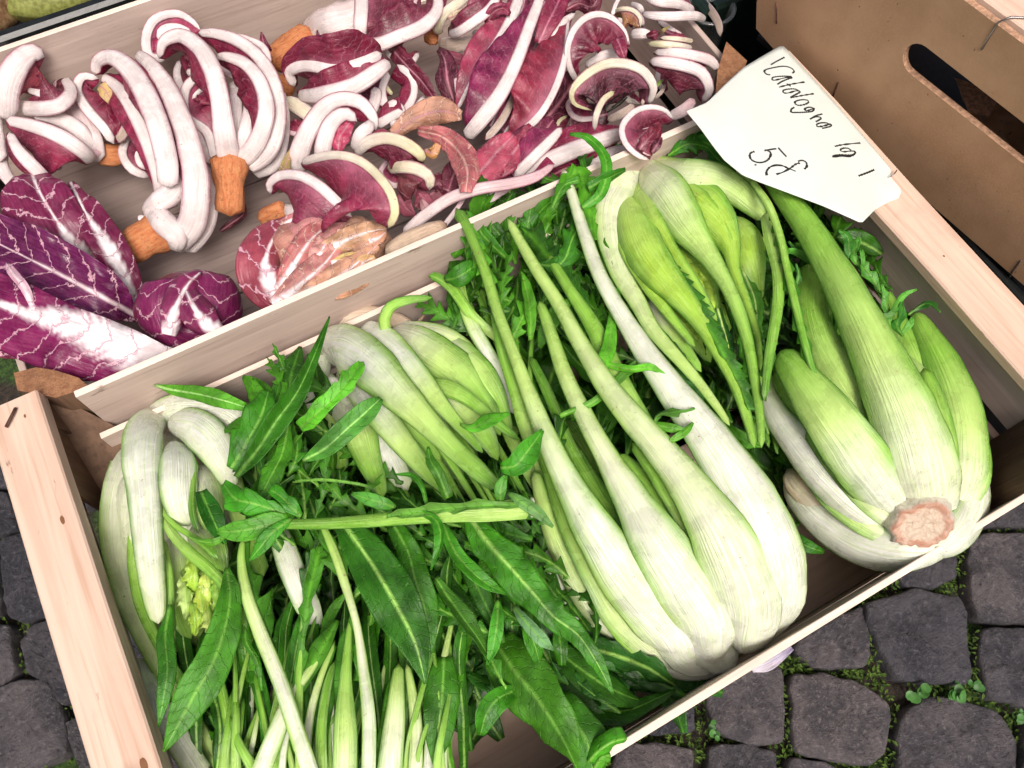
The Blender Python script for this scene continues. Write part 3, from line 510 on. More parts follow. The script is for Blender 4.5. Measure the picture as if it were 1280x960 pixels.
# ================================================================ price card
def card():
    t = thing('price_card', 'white paper price card reading Catalogna kg 1 5.8, lying on the right end rail', 'price sign', tuple(P(1000, 160, 16.6)[0]))
    U_ = [(858, 139, 19.2), (884, 128, 18.3), (908, 104, 17.7), (930, 84, 17.3), (955, 69, 16.9), (978, 56, 16.75), (1010, 91, 16.75), (1050, 135, 16.75), (1092, 185, 16.75), (1133, 235, 16.8)]
    B_ = [(860, 142, 19.2), (875, 160, 19.0), (893, 185, 18.9), (905, 200, 18.8), (928, 219, 18.7), (950, 228, 18.7), (985, 241, 18.8), (1030, 258, 18.9), (1077, 279, 18.5), (1088, 268, 17.9), (1094, 262, 17.5), (1112, 252, 17.0), (1130, 245, 16.85), (1133, 240, 16.82)]
    n, m = 60, 26; lp = lambda A_: (lambda a, d: np.stack([np.interp(np.linspace(0, d[-1], n), d, a[:, k]) for k in range(3)], 1))(np.array(A_, float), np.r_[0, np.cumsum(np.linalg.norm(np.diff(np.array(A_, float)[:, :2], axis=0), axis=1))])
    Us = lp(U_); Bs = lp(B_)
    def pos(i, j):
        f = j/m; q = Us[i]*(1-f)+Bs[i]*f
        z = q[2]+.35*math.sin(math.pi*f)*math.sin(i/n*3.1)
        d = (q[0]-1063)*.99-(q[1]-215)*.10                             # pressed crease near the right corner
        if q[1] > 190 and d > 0: z -= min(d, 30)*.016*min(1, (q[1]-190)/30)
        return P(q[0], q[1], z)[0]
    K = m+1; A = np.array([[pos(i, j) for j in range(K)] for i in range(n)]); V = np.concatenate([A.reshape(-1, 3)+[0, 0, .02], A.reshape(-1, 3)-[0, 0, .02]]); NV = n*K; F = []
    for i in range(n-1):
        for j in range(m): a = i*K+j; F += [(a, a+1, a+K+1, a+K), (NV+a+K, NV+a+K+1, NV+a+1, NV+a)]
        F += [(i*K, (i+1)*K, NV+(i+1)*K, NV+i*K), ((i+1)*K+m, i*K+m, NV+i*K+m, NV+(i+1)*K+m)]
    sh = mesh_np('paper_sheet', V, F, 'paper', t); fixn(sh)
    from mathutils.bvhtree import BVHTree
    bv = BVHTree.FromPolygons([Vector(v) for v in V], F)
    def hit(x, y):
        d = RM @ _ray(*px('x', x, y)); d /= np.linalg.norm(d); h = bv.ray_cast(Vector(CAM), Vector(d)); return (np.array(h[0]), np.array(h[1])) if h[0] else None
    strokes = {'pen_mark': [[(270, 62), (220, 88), (178, 112)]],
        'letter_c': [[(322, 168), (334, 158), (325, 142), (300, 128), (265, 122), (225, 126), (180, 135), (145, 145), (136, 157), (145, 170), (160, 178), (175, 178)]],
        'letter_a': [[(318, 190), (280, 188), (230, 190), (192, 197), (187, 209), (202, 215), (240, 207), (290, 196), (322, 198), (290, 208), (250, 225), (222, 243)]],
        'letter_t': [[(403, 227), (340, 237), (290, 247), (232, 262)], [(284, 238), (298, 246), (312, 256)]],
        'letter_a.001': [[(370, 288), (340, 274), (290, 275), (260, 285), (266, 299), (300, 299), (345, 286), (374, 292), (345, 310), (308, 330)]],
        'letter_l': [[(465, 305), (400, 315), (340, 326), (308, 332)]],
        'letter_o': [[(425, 348), (390, 345), (345, 355), (340, 370), (360, 382), (400, 378), (430, 362), (425, 348)]],
        'letter_g': [[(472, 405), (440, 395), (410, 402), (407, 415), (430, 416), (468, 402), (455, 422), (410, 428), (350, 430), (316, 428), (315, 410), (335, 395)]],
        'letter_n': [[(522, 440), (480, 452), (440, 475)], [(455, 464), (490, 458), (515, 468), (500, 480), (478, 492)]],
        'letter_a.002': [[(575, 512), (550, 500), (510, 500), (485, 510), (490, 524), (530, 520), (578, 508), (580, 520), (550, 530), (520, 536)]],
        'letter_k': [[(775, 633), (700, 640), (640, 648), (605, 656)]],
        'letter_g.001': [[(715, 682), (690, 668), (655, 670), (641, 682), (665, 692), (700, 688), (740, 690), (735, 708), (700, 714), (640, 712), (600, 718), (595, 727), (650, 722), (710, 722), (738, 705)], [(600, 722), (650, 716), (720, 716)]],
        'digit_one': [[(868, 812), (820, 832), (763, 853)]],
        'digit_five': [[(215, 672), (180, 676), (135, 685)], [(140, 680), (170, 690), (178, 712), (160, 745), (125, 762), (85, 762), (50, 745), (38, 720), (45, 700), (70, 690)], [(228, 665), (255, 695), (283, 725)]],
        'decimal_point': [[(70, 777), (76, 779), (83, 781)]],
        'digit_eight': [[(360, 755), (390, 750), (415, 765), (418, 790), (402, 808)], [(152, 850), (150, 825), (170, 797), (210, 782), (255, 785), (290, 800), (345, 822)], [(215, 842), (260, 828), (310, 800), (345, 775), (372, 766)]]}
    for nm, ss in strokes.items():
        V = []; F = []
        for st in ss:
            S_ = spline(np.array([(a, b, 0) for a, b in st], float), 7*len(st)); pr = None
            for i, q in enumerate(S_):
                h = hit(q[0], q[1])
                if h is None: pr = None; continue
                tg = S_[min(i+1, len(S_)-1)]-S_[max(i-1, 0)]; tw = RM @ np.array([tg[0], -tg[1], 0]); nn = h[1]*np.sign(h[1][2]); sd2 = np.cross(tw, nn); sd2 /= np.linalg.norm(sd2)+1e-9
                wd = .088*(.85+.3*math.sin(i*.9+q[0])); c = h[0]+nn*.006; k = len(V); V += [c+sd2*wd, c+nn*.008, c-sd2*wd]
                if pr is not None: F += [(pr, k, k+1, pr+1), (pr+1, k+1, k+2, pr+2)]
                pr = k
        mesh_np(nm.split('.')[0], V, F, 'ink', t)
    tube('staple', [P(1113, 221, 16.80)[0], P(1118, 217, 16.9)[0], P(1121, 213, 16.80)[0]], .05, 'steel', t)
card()
# scrap of radicchio on the ground by the front edge
b_ = blade('radicchio_scrap', None, 'd', [(600, 555, .4, 0), (640, 540, .6, 0), (700, 500, .8, 0)], [6, 20, 8], [6, 16, 6], [(0, '#d8d2dc'), (1, '#8c86a8')], ruffle=(.2, .6), crumple=(.25, 1), mat='rrib', m=5); b_['label'] = 'pale scrap of leaf lying on the cobbles below the crate edge'; b_['category'] = 'leaf scrap'
# ================================================================ green catalogna chicory
WH, IV, PG, LG, MG, DG, YG = '#e4e6dc', '#dcdfc6', '#bedb80', '#8cc046', '#4f8c1c', '#2a6212', '#a6cc46'
LEAFC = ['#34700e', '#407f12', '#29600a', '#4a8a1c', '#235209', '#357416']
LEAF_SHADE = ['#27560a', '#306608', '#1f4807', '#3a7210', '#1a3e06', '#2a5c10']  # darker copies of the greens, shade deep between stalks put into colour
def R(parent, crop, rows, kind='stalk', **k):
    """one rib of a chicory head, base first"""
    sty = dict(stalk=[(0, WH), (.38, WH), (.62, PG), (.85, LG), (1, MG)], white=[(0, WH), (.7, WH), (1, IV)], pale=[(0, WH), (.4, IV), (.8, PG), (1, PG)], green=[(0, PG), (.5, LG), (1, MG)],
               yell=[(0, PG), (.5, YG), (1, LG)], fresh=[(0, WH), (.22, IV), (.45, PG), (.75, LG), (1, LG)], long=[(0, WH), (.3, WH), (.55, IV), (.8, PG), (1, LG)], leafy=[(0, LG), (1, DG)])[kind]
    edg = dict(stalk=[(0, WH), (.12, WH), (.24, PG), (.38, LG), (.6, PG), (.85, LG), (1, MG)], white=[(0, WH), (.6, IV), (1, PG)], pale=[(0, WH), (.14, WH), (.3, PG), (.5, PG), (1, LG)], green=[(0, LG), (1, MG)], yell=[(0, LG), (1, MG)],
               fresh=[(0, WH), (.14, IV), (.34, LG), (1, MG)], long=[(0, WH), (.12, WH), (.24, PG), (.38, LG), (.6, PG), (1, LG)], leafy=[(0, MG), (1, DG)])[kind]
    k.setdefault('thick', .23); k.setdefault('lens', True); k.setdefault('pe', 2.1); k.setdefault('line', [(0, WH), (.1, PG), (.25, LG), (.45, MG), (1, '#3f7a1c')])
    return rib('stalk', parent, crop, rows, sty, edg, ecol_w=k.pop('ecol_w', 2.4), **k)
def LF(parent, crop, pts, w, z0=None, col=None, lobes=None, name='leaf', wr=None, midw=.07, mid=None, **k):
    """leaf: rows (x, y, z); w = half widths in crop pixels"""
    mid = mid or ('#a8707c' if k.get('mat') in ('rleaf', 'dry') else '#6a9e3c'); c = col or random.choice(LEAFC); k.setdefault('ruffle', (.12, .35)); k.setdefault('crumple', (.18, .8)); k.setdefault('al', (14, -18))
    if 'roll' not in k: k['roll'] = random.uniform(-22, 22); k['roll1'] = k['roll']+random.uniform(-35, 35)
    return blade(name, parent, crop, [(*p, 0) for p in pts], w, wr or w, c, near=None, lobes=lobes, midw=midw, midcol=mid, **k)
JAG = (.55, .62, .55); JAG2 = (.8, .5, .45)
def wing(stalk, crop, pts, wl, wr, col=None, lobes=JAG2, **k):      # leaf tissue growing from the edges of a stalk
    k.setdefault('al', (-12, -35)); return blade('leaf_blade', stalk, crop, [(*p, 0) for p in pts], wl, wr, col or random.choice(LEAFC), near=MG, lobes=lobes, ruffle=(.18, .5), crumple=(.10, 1), **k)
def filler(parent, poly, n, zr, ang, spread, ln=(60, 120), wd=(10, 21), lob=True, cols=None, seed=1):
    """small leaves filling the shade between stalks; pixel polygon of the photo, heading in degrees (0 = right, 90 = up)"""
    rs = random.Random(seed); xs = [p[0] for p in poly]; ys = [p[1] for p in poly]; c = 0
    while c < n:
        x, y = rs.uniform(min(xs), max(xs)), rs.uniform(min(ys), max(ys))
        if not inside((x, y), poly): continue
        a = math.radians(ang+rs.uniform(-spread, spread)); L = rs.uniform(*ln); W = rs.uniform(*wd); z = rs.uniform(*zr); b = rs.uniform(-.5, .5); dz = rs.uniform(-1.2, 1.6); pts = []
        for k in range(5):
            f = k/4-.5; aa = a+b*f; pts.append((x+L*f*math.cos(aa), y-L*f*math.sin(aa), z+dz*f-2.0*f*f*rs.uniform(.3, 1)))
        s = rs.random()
        LF(parent, 'F', pts, [W*.25, W*.8, W, W*.85, W*.12], lobes=(rs.uniform(.7, 1.2), .8, .7) if lob and s < .75 else None, col=rs.choice(cols or LEAF_SHADE), roll=rs.uniform(-45, 45), ruffle=(.22, .5), m=5, midw=.07 if s > .3 else .05, mid=rs.choice(['#6fa03c', '#4c8028', '#88b054']), n=None if (lob and s < .75) else 16)
        c += 1
def core(parent, crop, rows, col='#476d12', thick=.40): return rib('heart', parent, crop, rows, col, thick=thick, k=16, lump=.06, capr=(.9, .9))
def stalks(parent, crop, L, tuck=None, fat=1.0, **kk):
    out_ = []
    for kind, rows, *rest in L:
        rows = [(a_, b_, c_, d_*(1+(fat-1)*max(0, 1-1.7*i_/len(rows)))) for i_, (a_, b_, c_, d_) in enumerate(rows)]
        if tuck and (rows[0][0]-tuck[0])**2+(rows[0][1]-tuck[1])**2 < tuck[3]**2: rows = [(rows[0][0]*.12+tuck[0]*.88, rows[0][1]*.12+tuck[1]*.88, tuck[2], rows[0][3]*.6)]+rows   # the base turns under the bulb
        if True: out_.append(R(parent, crop, rows, kind, **{**kk, **(rest[0] if rest else {})}))
    return out_
def head(name, label, c, z=3): return thing(name, label, 'chicory', tuple(P(*c, z)[0]), 'heads of green catalogna chicory')
# ---- head C, the big one in the middle
hC = head('catalogna_chicory', 'largest catalogna head with fat white stalks fanning up-left, bulb touching the front crate edge', (800, 700))
core(hC, 'a', [(765, 815, 7.5, 200), (690, 740, 9.5, 340), (560, 620, 9.7, 290), (430, 450, 9.0, 180), (300, 250, 8.5, 90)], [(0, '#d8dcc8'), (.45, '#cfe0a4'), (.7, '#6f9a30'), (1, '#2a5a18')])
sC = stalks(hC, 'a', tuck=(768, 862, 9.6, 280), fat=1.22, pe=1.75, skew=0, thick=.30, ecol_w=2.4, L=[
    ('pale', [(640, 905, 8, 50), (560, 885, 8.4, 60), (470, 830, 9.4, 76), (370, 740, 10.5, 80), (290, 600, 11.5, 66), (250, 480, 12.2, 54), (225, 395, 12.2, 34)], dict(roll=-35)),
    ('white', [(680, 915, 8, 50), (590, 915, 7.8, 60), (490, 880, 8, 70), (380, 800, 8.6, 60), (290, 690, 9.4, 50), (240, 560, 10, 44), (218, 480, 10, 30)], dict(roll=-50)),
    ('fresh', [(600, 880, 8, 80), (470, 790, 11.2, 90), (390, 670, 12.6, 74), (320, 540, 13.2, 60), (275, 420, 13.3, 44), (240, 330, 13.0, 30), (214, 260, 13, 26)]),
    ('green', [(560, 780, 10.5, 60), (500, 640, 12.4, 56), (440, 530, 12.6, 40), (370, 420, 12.6, 34), (320, 330, 12.6, 30), (260, 190, 12.8, 28), (215, 95, 13, 20)]),
    ('green', [(600, 760, 11, 60), (540, 640, 12.6, 50), (470, 530, 12.9, 34), (400, 440, 12.7, 26), (330, 330, 12.4, 20)]),
    ('fresh', [(700, 760, 11.5, 100), (640, 600, 13.8, 130), (560, 480, 14.2, 100), (490, 410, 14, 70), (440, 350, 13.8, 36)], dict(thick=.2)),
    ('stalk', [(640, 882, 8.8, 80), (590, 810, 11.5, 130), (480, 690, 14.2, 130), (390, 560, 15.3, 104), (310, 420, 16, 70), (255, 300, 16.4, 54), (215, 200, 16.6, 42), (180, 110, 16.7, 34), (130, -20, 16.8, 30), (96, -130, 16.8, 28), (50, -240, 16.6, 26), (20, -292, 16.4, 36)], dict(wrap=.15)),
    ('green', [(225, 340, 14.6, 26), (200, 270, 15, 34), (172, 180, 15.2, 30), (140, 80, 15.3, 26), (118, -30, 15.3, 20)]),
    ('long', [(700, 868, 9.6, 96), (670, 770, 13.2, 160), (570, 620, 15.6, 140), (480, 470, 16.2, 92), (410, 350, 16.3, 60), (350, 240, 16.3, 50), (300, 130, 16.3, 42), (260, 10, 16.2, 32), (238, -50, 16.0, 24)], dict(wrap=.15)),
    ('fresh', [(760, 720, 13.6, 70), (700, 560, 14.8, 90), (610, 440, 15.3, 76), (520, 300, 15.8, 62), (440, 150, 16, 56), (380, 20, 16, 44), (310, -90, 16, 30), (262, -170, 15.8, 26)]),
    ('fresh', [(820, 600, 14.8, 56), (760, 470, 15.7, 62), (690, 370, 15.9, 50), (640, 290, 15.8, 30)], dict(thick=.25)),
    ('pale', [(775, 838, 10.6, 96), (780, 740, 14.2, 150), (730, 600, 16.6, 150), (660, 480, 17.3, 112), (580, 370, 17.5, 84), (480, 255, 17.5, 68), (410, 165, 17.5, 58), (345, 60, 17.5, 46), (290, -40, 17.4, 38), (220, -150, 17.2, 32), (155, -265, 17, 22)], dict(wrap=.15)),
    ('white', [(812, 806, 10.6, 84), (858, 720, 13.6, 130), (845, 600, 15.9, 150), (780, 460, 16.7, 140), (690, 320, 17.0, 112), (600, 200, 17.1, 86), (520, 90, 17.1, 66), (450, -20, 17.2, 50), (395, -120, 17.2, 42), (355, -230, 17.1, 36), (320, -340, 17, 28), (300, -395, 16.8, 26)], dict(roll=18, wrap=.1, ecol_w=2.4)),
])
wing(sC[6], 'F', [(583, 268, 16.5), (595, 300, 16.5), (610, 345, 16.5), (620, 400, 16.4)], [3, 8, 10, 3], [6, 18, 12, 4])
wing(sC[9], 'F', [(742, 400, 15.8), (700, 340, 15.8), (668, 300, 15.7), (652, 285, 15.6)], [10, 20, 22, 3], [10, 22, 24, 3])
for q in ([(690, 255, 17), (722, 215, 17.2), (735, 260, 17.2), (740, 290, 17)], [(745, 300, 16.8), (735, 255, 17), (728, 225, 16.9), (722, 208, 16.9)]): wing(sC[12], 'F', q, [5, 14, 10, 2], [4, 12, 18, 3])
wing(sC[12], 'F', [(790, 410, 16.8), (775, 380, 16.8), (762, 350, 16.8)], [3, 22, 3], [3, 10, 3])
LF(hC, 'F', [(700, 520, 16.2), (745, 500, 16.6), (790, 460, 16.6), (810, 455, 16.7), (832, 472, 16.8)], [3, 5, 6, 7, 2], col='#4b891b')
LF(hC, 'F', [(757, 455, 16.9), (790, 462, 17.4), (812, 458, 17.6), (832, 470, 17.5)], [4, 6, 5, 2], col='#58a524')
LF(hC, 'F', [(815, 545, 17.2), (822, 520, 17.9), (845, 515, 18.2), (868, 510, 18)], [3, 6, 8, 3], col='#4d812c', lobes=JAG); LF(hC, 'F', [(812, 530, 17.5), (840, 535, 18), (862, 540, 17.9)], [4, 6, 2], col='#4b891b'); LF(hC, 'F', [(838, 552, 17.8), (856, 540, 18), (866, 528, 17.9)], [3, 5, 2], col='#4b891b')
LF(hC, 'F', [(668, 330, 15.5), (700, 330, 16), (715, 300, 16.2), (728, 270, 16)], [6, 18, 20, 4], lobes=JAG, col='#2a630f')
LF(hC, 'F', [(765, 385, 16.4), (762, 430, 16.8), (752, 455, 17.2), (735, 470, 17)], [3, 9, 9, 3], col='#58a524')
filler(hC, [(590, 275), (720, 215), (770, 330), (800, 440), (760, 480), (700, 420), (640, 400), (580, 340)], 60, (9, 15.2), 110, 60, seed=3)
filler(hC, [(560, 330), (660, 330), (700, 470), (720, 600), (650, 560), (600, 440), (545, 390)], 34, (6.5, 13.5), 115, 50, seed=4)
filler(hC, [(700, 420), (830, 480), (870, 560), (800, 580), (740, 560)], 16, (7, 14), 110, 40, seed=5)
for q in range(14):                                                 # leaf tips above the far crate wall
    LF(hC, 'F', [(590+q*11, 360-q*6, 12), (585+q*12+random.uniform(-12, 12), 320-q*6, 14.5), (588+q*12+random.uniform(-20, 20), 285-q*6+random.uniform(-10, 10), 15.4)], [5, 16, 4], lobes=JAG, roll=random.uniform(-40, 40))
LF(hC, 'F', [(728, 260, 17.4), (752, 240, 17.8), (757, 200, 18.2), (735, 172, 18.3), (712, 168, 18.1)], [4, 7, 7, 5, 2], col='#398415'); LF(hC, 'F', [(735, 235, 17.8), (760, 222, 18), (782, 212, 18)], [6, 9, 3], col='#2a680f')
LF(hC, 'F', [(690, 260, 17), (705, 232, 17.3), (725, 225, 17.3)], [4, 9, 5], col='#326e0f', lobes=JAG)
# ---- head E, right, with the cut base towards us
hE = head('catalogna_chicory', 'rightmost catalogna head with its round pinkish cut base pointing at the camera', (1120, 520))
core(hE, 'c', [(455, 845, 11.5, 130), (420, 780, 10.6, 320), (370, 650, 10.6, 330), (300, 450, 9, 280), (240, 300, 9, 120)], [(0, '#dcdccc'), (.35, '#c8d8a0'), (.6, '#7ba544'), (1, '#2a5a18')])
sE = stalks(hE, 'c', tuck=(472, 845, 11.2, 130), fat=1.18, pe=1.8, skew=0, thick=.30, ecol_w=2.2, L=[
    ('white', [(490, 900, 12.4, 60), (420, 905, 11.8, 110), (330, 885, 10.4, 130), (240, 830, 9.6, 120), (180, 770, 9.4, 90), (155, 720, 9, 40)], dict(roll=-40, capr=(.3, .8))),
    ('white', [(500, 890, 12.4, 70), (550, 860, 12.6, 90), (588, 790, 12.0, 90), (598, 730, 11.4, 60), (592, 690, 10.6, 30)], dict(roll=45)),
    ('fresh', [(490, 740, 12.4, 60), (480, 600, 13, 70), (450, 470, 13.2, 60), (410, 370, 13, 40), (380, 300, 12.8, 24)]),
    ('green', [(400, 680, 12.6, 60), (345, 560, 13, 60), (310, 480, 13.2, 52), (275, 410, 13, 40), (262, 350, 13, 24)], dict()),
    ('white', [(425, 850, 11.2, 80), (330, 800, 12.8, 100), (240, 720, 13.4, 96), (180, 650, 13.6, 84), (130, 590, 13.3, 64), (105, 530, 12.8, 50), (95, 470, 12.0, 34)], dict(roll=-20)),
    ('fresh', [(400, 790, 12.8, 60), (300, 690, 14, 60), (200, 590, 14.2, 46), (150, 530, 14.0, 40), (125, 490, 14, 22)]),
    ('fresh', [(440, 770, 13, 80), (380, 650, 14.8, 100), (300, 540, 15.4, 92), (240, 440, 15.4, 82), (213, 360, 15.2, 72), (206, 290, 14.8, 60), (205, 240, 14.4, 40)]),
    ('stalk', [(430, 825, 12.0, 80), (350, 730, 15.4, 118), (270, 620, 16.7, 118), (205, 530, 16.8, 96), (160, 470, 16.4, 70), (140, 440, 16, 44)], dict(wrap=.1)),
    ('fresh', [(520, 815, 11.5, 80), (560, 720, 13.4, 108), (560, 600, 14.2, 104), (525, 490, 14.2, 90), (478, 400, 13.8, 62), (450, 350, 13.4, 30)], dict(roll=25, wrap=.1)),
    ('fresh', [(478, 815, 12.2, 100), (462, 720, 15.8, 150), (425, 600, 17.4, 140), (370, 470, 18, 116), (318, 360, 18.1, 94), (262, 255, 18, 78), (205, 160, 17.8, 64), (150, 85, 17.4, 52), (110, 30, 17, 40)], dict(wrap=.12)),
])
def disc(parent, crop, x, y, z, rx, ry, name='cut_base', tilt=(0.25, -0.45)):
    c, t = P(*px(crop, x, y), z); s = t/FPX/CROPS[crop][2]; N = (CAM-c); N /= np.linalg.norm(N); N = N+RM@np.array([tilt[0], tilt[1], 0]); N /= np.linalg.norm(N); A = np.cross(N, [0.1, 1, .2]); A /= np.linalg.norm(A); B = np.cross(N, A)
    V = []; col = []; uv = []; n, k = 12, 44; sd_ = 3.3
    for i in range(n+1):
        f = i/n
        for j in range(k):
            a = 6.2832*j/k; r = f*(1+.14*fbm(math.cos(a)*2.2, math.sin(a)*2.2, sd_)+.16*fbm(math.cos(a)*7, math.sin(a)*7, sd_)); h = (-.10+.16*fbm(f*4*math.cos(a), f*4*math.sin(a), 1)) if f < .7 else .10*math.sin((f-.7)/.3*3.1)+.12*fbm(a*6, f*5, 2)-.06-max(0, f-.82)*3.2 if f < 1 else -1.0
            V.append(c+(A*math.cos(a)*rx+B*math.sin(a)*ry)*r*s+N*h); g = .5+.5*fbm(a*3, f*6, 5)
            g = min(1, max(0, g*1.6-.2)); cc = lin('#d8c4ae') if f < .58+.1*g else lin('#d8bca8')*(1-g)+lin('#b87c62')*g if f < .84 else lin('#dcd8c8'); col.append(cc); uv.append((f*3, a))
    return mesh_np(name, V, [(i*k+j, i*k+(j+1) % k, (i+1)*k+(j+1) % k, (i+1)*k+j) for i in range(n) for j in range(k)], 'cut', parent, np.array(col), np.array(uv))
disc(hE, 'c', 470, 845, 14.3, 80, 62)
for (a, b, c_, w_, l_) in [((395, 470), (400, 430), (408, 395), 12, 1), ((408, 415), (430, 385), (440, 350), 10, 0), ((330, 380), (360, 370), (350, 330), 9, 0)]: pass
for q, wd in [([(430, 690), (415, 640), (428, 590), (440, 560)], 16), ([(500, 690), (470, 640), (440, 610), (400, 590)], 10), ([(590, 720), (600, 650), (640, 640), (700, 550), (760, 525)], 14), ([(640, 720), (625, 620), (612, 560), (600, 500)], 26),
              ([(700, 740), (670, 690), (690, 630), (700, 580)], 24), ([(690, 730), (730, 680), (740, 650)], 16), ([(720, 640), (780, 600), (820, 592), (872, 628)], 24), ([(350, 460), (270, 390), (200, 350), (140, 345)], 20), ([(260, 350), (210, 340), (172, 300)], 14),
              ([(480, 400), (450, 350), (440, 280), (400, 250)], 22), ([(520, 440), (470, 380), (490, 300), (480, 280)], 26), ([(590, 540), (560, 480), (520, 420), (505, 340)], 28), ([(200, 510), (215, 460), (205, 405)], 24), ([(380, 720), (400, 620), (430, 590)], 22), ([(380, 730), (440, 760), (500, 770)], 12), ([(450, 900), (480, 800)], 8)]:
    n_ = len(q); LF(hE, 'k', [(x, y, 15.5+1.2*i/n_) for i, (x, y) in enumerate(q)], [wd*.4]+[wd]*(n_-2)+[wd*.25], col=random.choice(['#357c22', '#4d9030', '#2c6a1c']), lobes=JAG if wd > 22 else None)
filler(hE, [(1000, 250), (1080, 280), (1120, 340), (1150, 400), (1130, 440), (1080, 380), (1030, 340)], 26, (8, 14.5), 120, 50, seed=8, ln=(40, 90))
filler(hE, [(1120, 400), (1160, 440), (1170, 520), (1130, 480)], 8, (9, 12.5), 110, 40, seed=9, ln=(40, 80))
filler(hE, [(960, 480), (1010, 560), (1010, 640), (960, 600)], 8, (5, 10), 120, 30, seed=10, ln=(50, 90))
rib('torn_sheath', hE, 'c', [(330, 850, 9.6, 40), (230, 800, 10.4, 60), (170, 745, 10.4, 54), (155, 712, 10, 30)], '#d8ccb4', '#c8a888', thick=.12, roll=-35)
for q in ([(640, 560, 12.5), (655, 585, 9), (700, 612, 8), (730, 640, 7)], ): pass
LF(hE, 'F', [(968, 640, 6), (985, 670, 7), (1012, 684, 7.6), (1030, 690, 7.4)], [8, 12, 8, 3], col='#307012'); LF(hE, 'F', [(985, 640, 6.5), (992, 690, 7), (1000, 715, 6.5)], [3, 5, 1], col='#398415')
# ---- head D, top centre, bulb pointing away
hD = head('catalogna_chicory', 'catalogna head just below the price card, broad pale bulb at top and curved lime-green ribs', (850, 330))
core(hD, 'b', [(640, 130, 9.5, 180), (710, 250, 10.8, 330), (790, 400, 10.2, 260), (870, 620, 9, 220), (930, 820, 8, 90)], [(0, '#dfe4c8'), (.3, '#b8d07a'), (.6, '#5f9030'), (1, '#1f4814')])
sD = stalks(hD, 'b', tuck=(620, 150, 8, 110), fat=1.0, L=[
    ('white', [(600, 75, 10, 60), (700, 40, 11.6, 80), (800, 35, 12.2, 70), (890, 65, 12.4, 50), (940, 110, 12.4, 30)], dict(roll=-20)),
    ('pale', [(640, 75, 13, 70), (730, 100, 15.4, 110), (830, 110, 16, 110), (910, 150, 15.9, 90), (965, 200, 15.5, 62), (1000, 240, 15, 34)], dict(wrap=.2)),
    ('yell', [(700, 150, 13.5, 120), (790, 200, 15.2, 170), (850, 250, 15.4, 130), (890, 320, 15.2, 70), (905, 400, 15, 38), (940, 490, 14.8, 28), (975, 600, 14.6, 22), (990, 760, 14.4, 18)], dict(wrap=.15, thick=.24)),
    ('yell', [(880, 240, 13.4, 60), (930, 300, 14.6, 110), (955, 370, 14.6, 96), (975, 440, 14, 50), (985, 500, 13.6, 20)], dict(thick=.3)),
    ('fresh', [(620, 90, 13.5, 90), (680, 150, 15.6, 150), (740, 240, 16.2, 130), (800, 320, 16.2, 84), (860, 410, 16.1, 54), (910, 510, 16, 44), (945, 620, 15.8, 38), (968, 740, 15.6, 32), (985, 860, 15.4, 28), (990, 960, 15.2, 22)], dict(wrap=.15)),
    ('pale', [(640, 60, 12, 60), (570, 110, 13.8, 110), (520, 190, 14.3, 120), (516, 290, 14.4, 100), (545, 400, 14.5, 76), (600, 500, 14.6, 60), (650, 590, 14.7, 50), (720, 670, 14.6, 44), (790, 750, 14.4, 36), (850, 830, 14, 28), (890, 890, 13.8, 20)], dict(roll=-20)),
    ('yell', [(575, 190, 14, 90), (600, 290, 15.6, 130), (650, 380, 16, 124), (720, 465, 16.1, 92), (790, 550, 16, 62), (845, 640, 15.8, 50), (900, 740, 15.6, 42), (940, 850, 15.3, 34), (968, 960, 15, 24)], dict(wrap=.1)),
    ('fresh', [(640, 480, 13.6, 50), (690, 570, 13.8, 54), (750, 650, 13.8, 40), (800, 720, 13.6, 24)]),
    ('yell', [(600, 380, 12.8, 60), (660, 480, 13.4, 90), (740, 570, 13.4, 90), (800, 640, 13.2, 50), (830, 690, 13, 20)]),
    ('yell', [(720, 330, 13, 90), (790, 430, 13.8, 110), (830, 500, 13.8, 60), (840, 560, 13.6, 24)]),
])
wing(sD[6], 'b', [(650, 350, 15.8), (720, 430, 16.2), (790, 530, 16.2), (850, 630, 16.1), (910, 740, 15.8), (950, 840, 15.5)], [32, 46, 44, 34, 40, 20], [4, 6, 10, 30, 26, 4], col='#306416', lobes=(1.2, .3, .3))
wing(sD[4], 'b', [(850, 400, 15.9), (910, 520, 15.8), (945, 640, 15.7), (970, 760, 15.4), (985, 860, 15.2)], [6, 20, 26, 20, 4], [3, 20, 36, 30, 6], col='#336a12', lobes=(1.0, .3, .3))
wing(sD[2], 'b', [(905, 400, 14.9), (940, 500, 14.7), (970, 620, 14.5), (985, 740, 14.3)], [20, 26, 26, 6], [20, 26, 20, 4], col='#336a12')
for q, w_, c_ in [([(640, 410), (680, 480), (730, 550), (790, 620)], 26, '#8fb83a'), ([(720, 330), (770, 400), (820, 470), (830, 540)], 22, '#a4c848'), ([(760, 300), (810, 380), (840, 460)], 20, '#9ac040'), ([(870, 400), (900, 500), (910, 600)], 20, '#2d6420'), ([(930, 400), (970, 500), (975, 640)], 26, '#4d8a28'),
                  ([(620, 540), (700, 640), (760, 720), (830, 800)], 22, '#2a5e1c'), ([(660, 700), (760, 780), (840, 880)], 26, '#24541a'), ([(850, 520), (880, 620), (900, 700)], 22, '#24541a'), ([(930, 250), (970, 310), (985, 400)], 28, '#a9c653')]:
    n_ = len(q); LF(hD, 'b', [(x, y, 14.2) for x, y in q], [w_*.5]+[w_]*(n_-2)+[w_*.2], col=c_, ruffle=(.5, 1.1), crumple=(.3, 1.4), mid='#b9d47a')
filler(hD, [(840, 360), (900, 330), (960, 420), (970, 560), (930, 520), (880, 440)], 30, (8.5, 13.5), 115, 35, seed=12, ln=(50, 100))
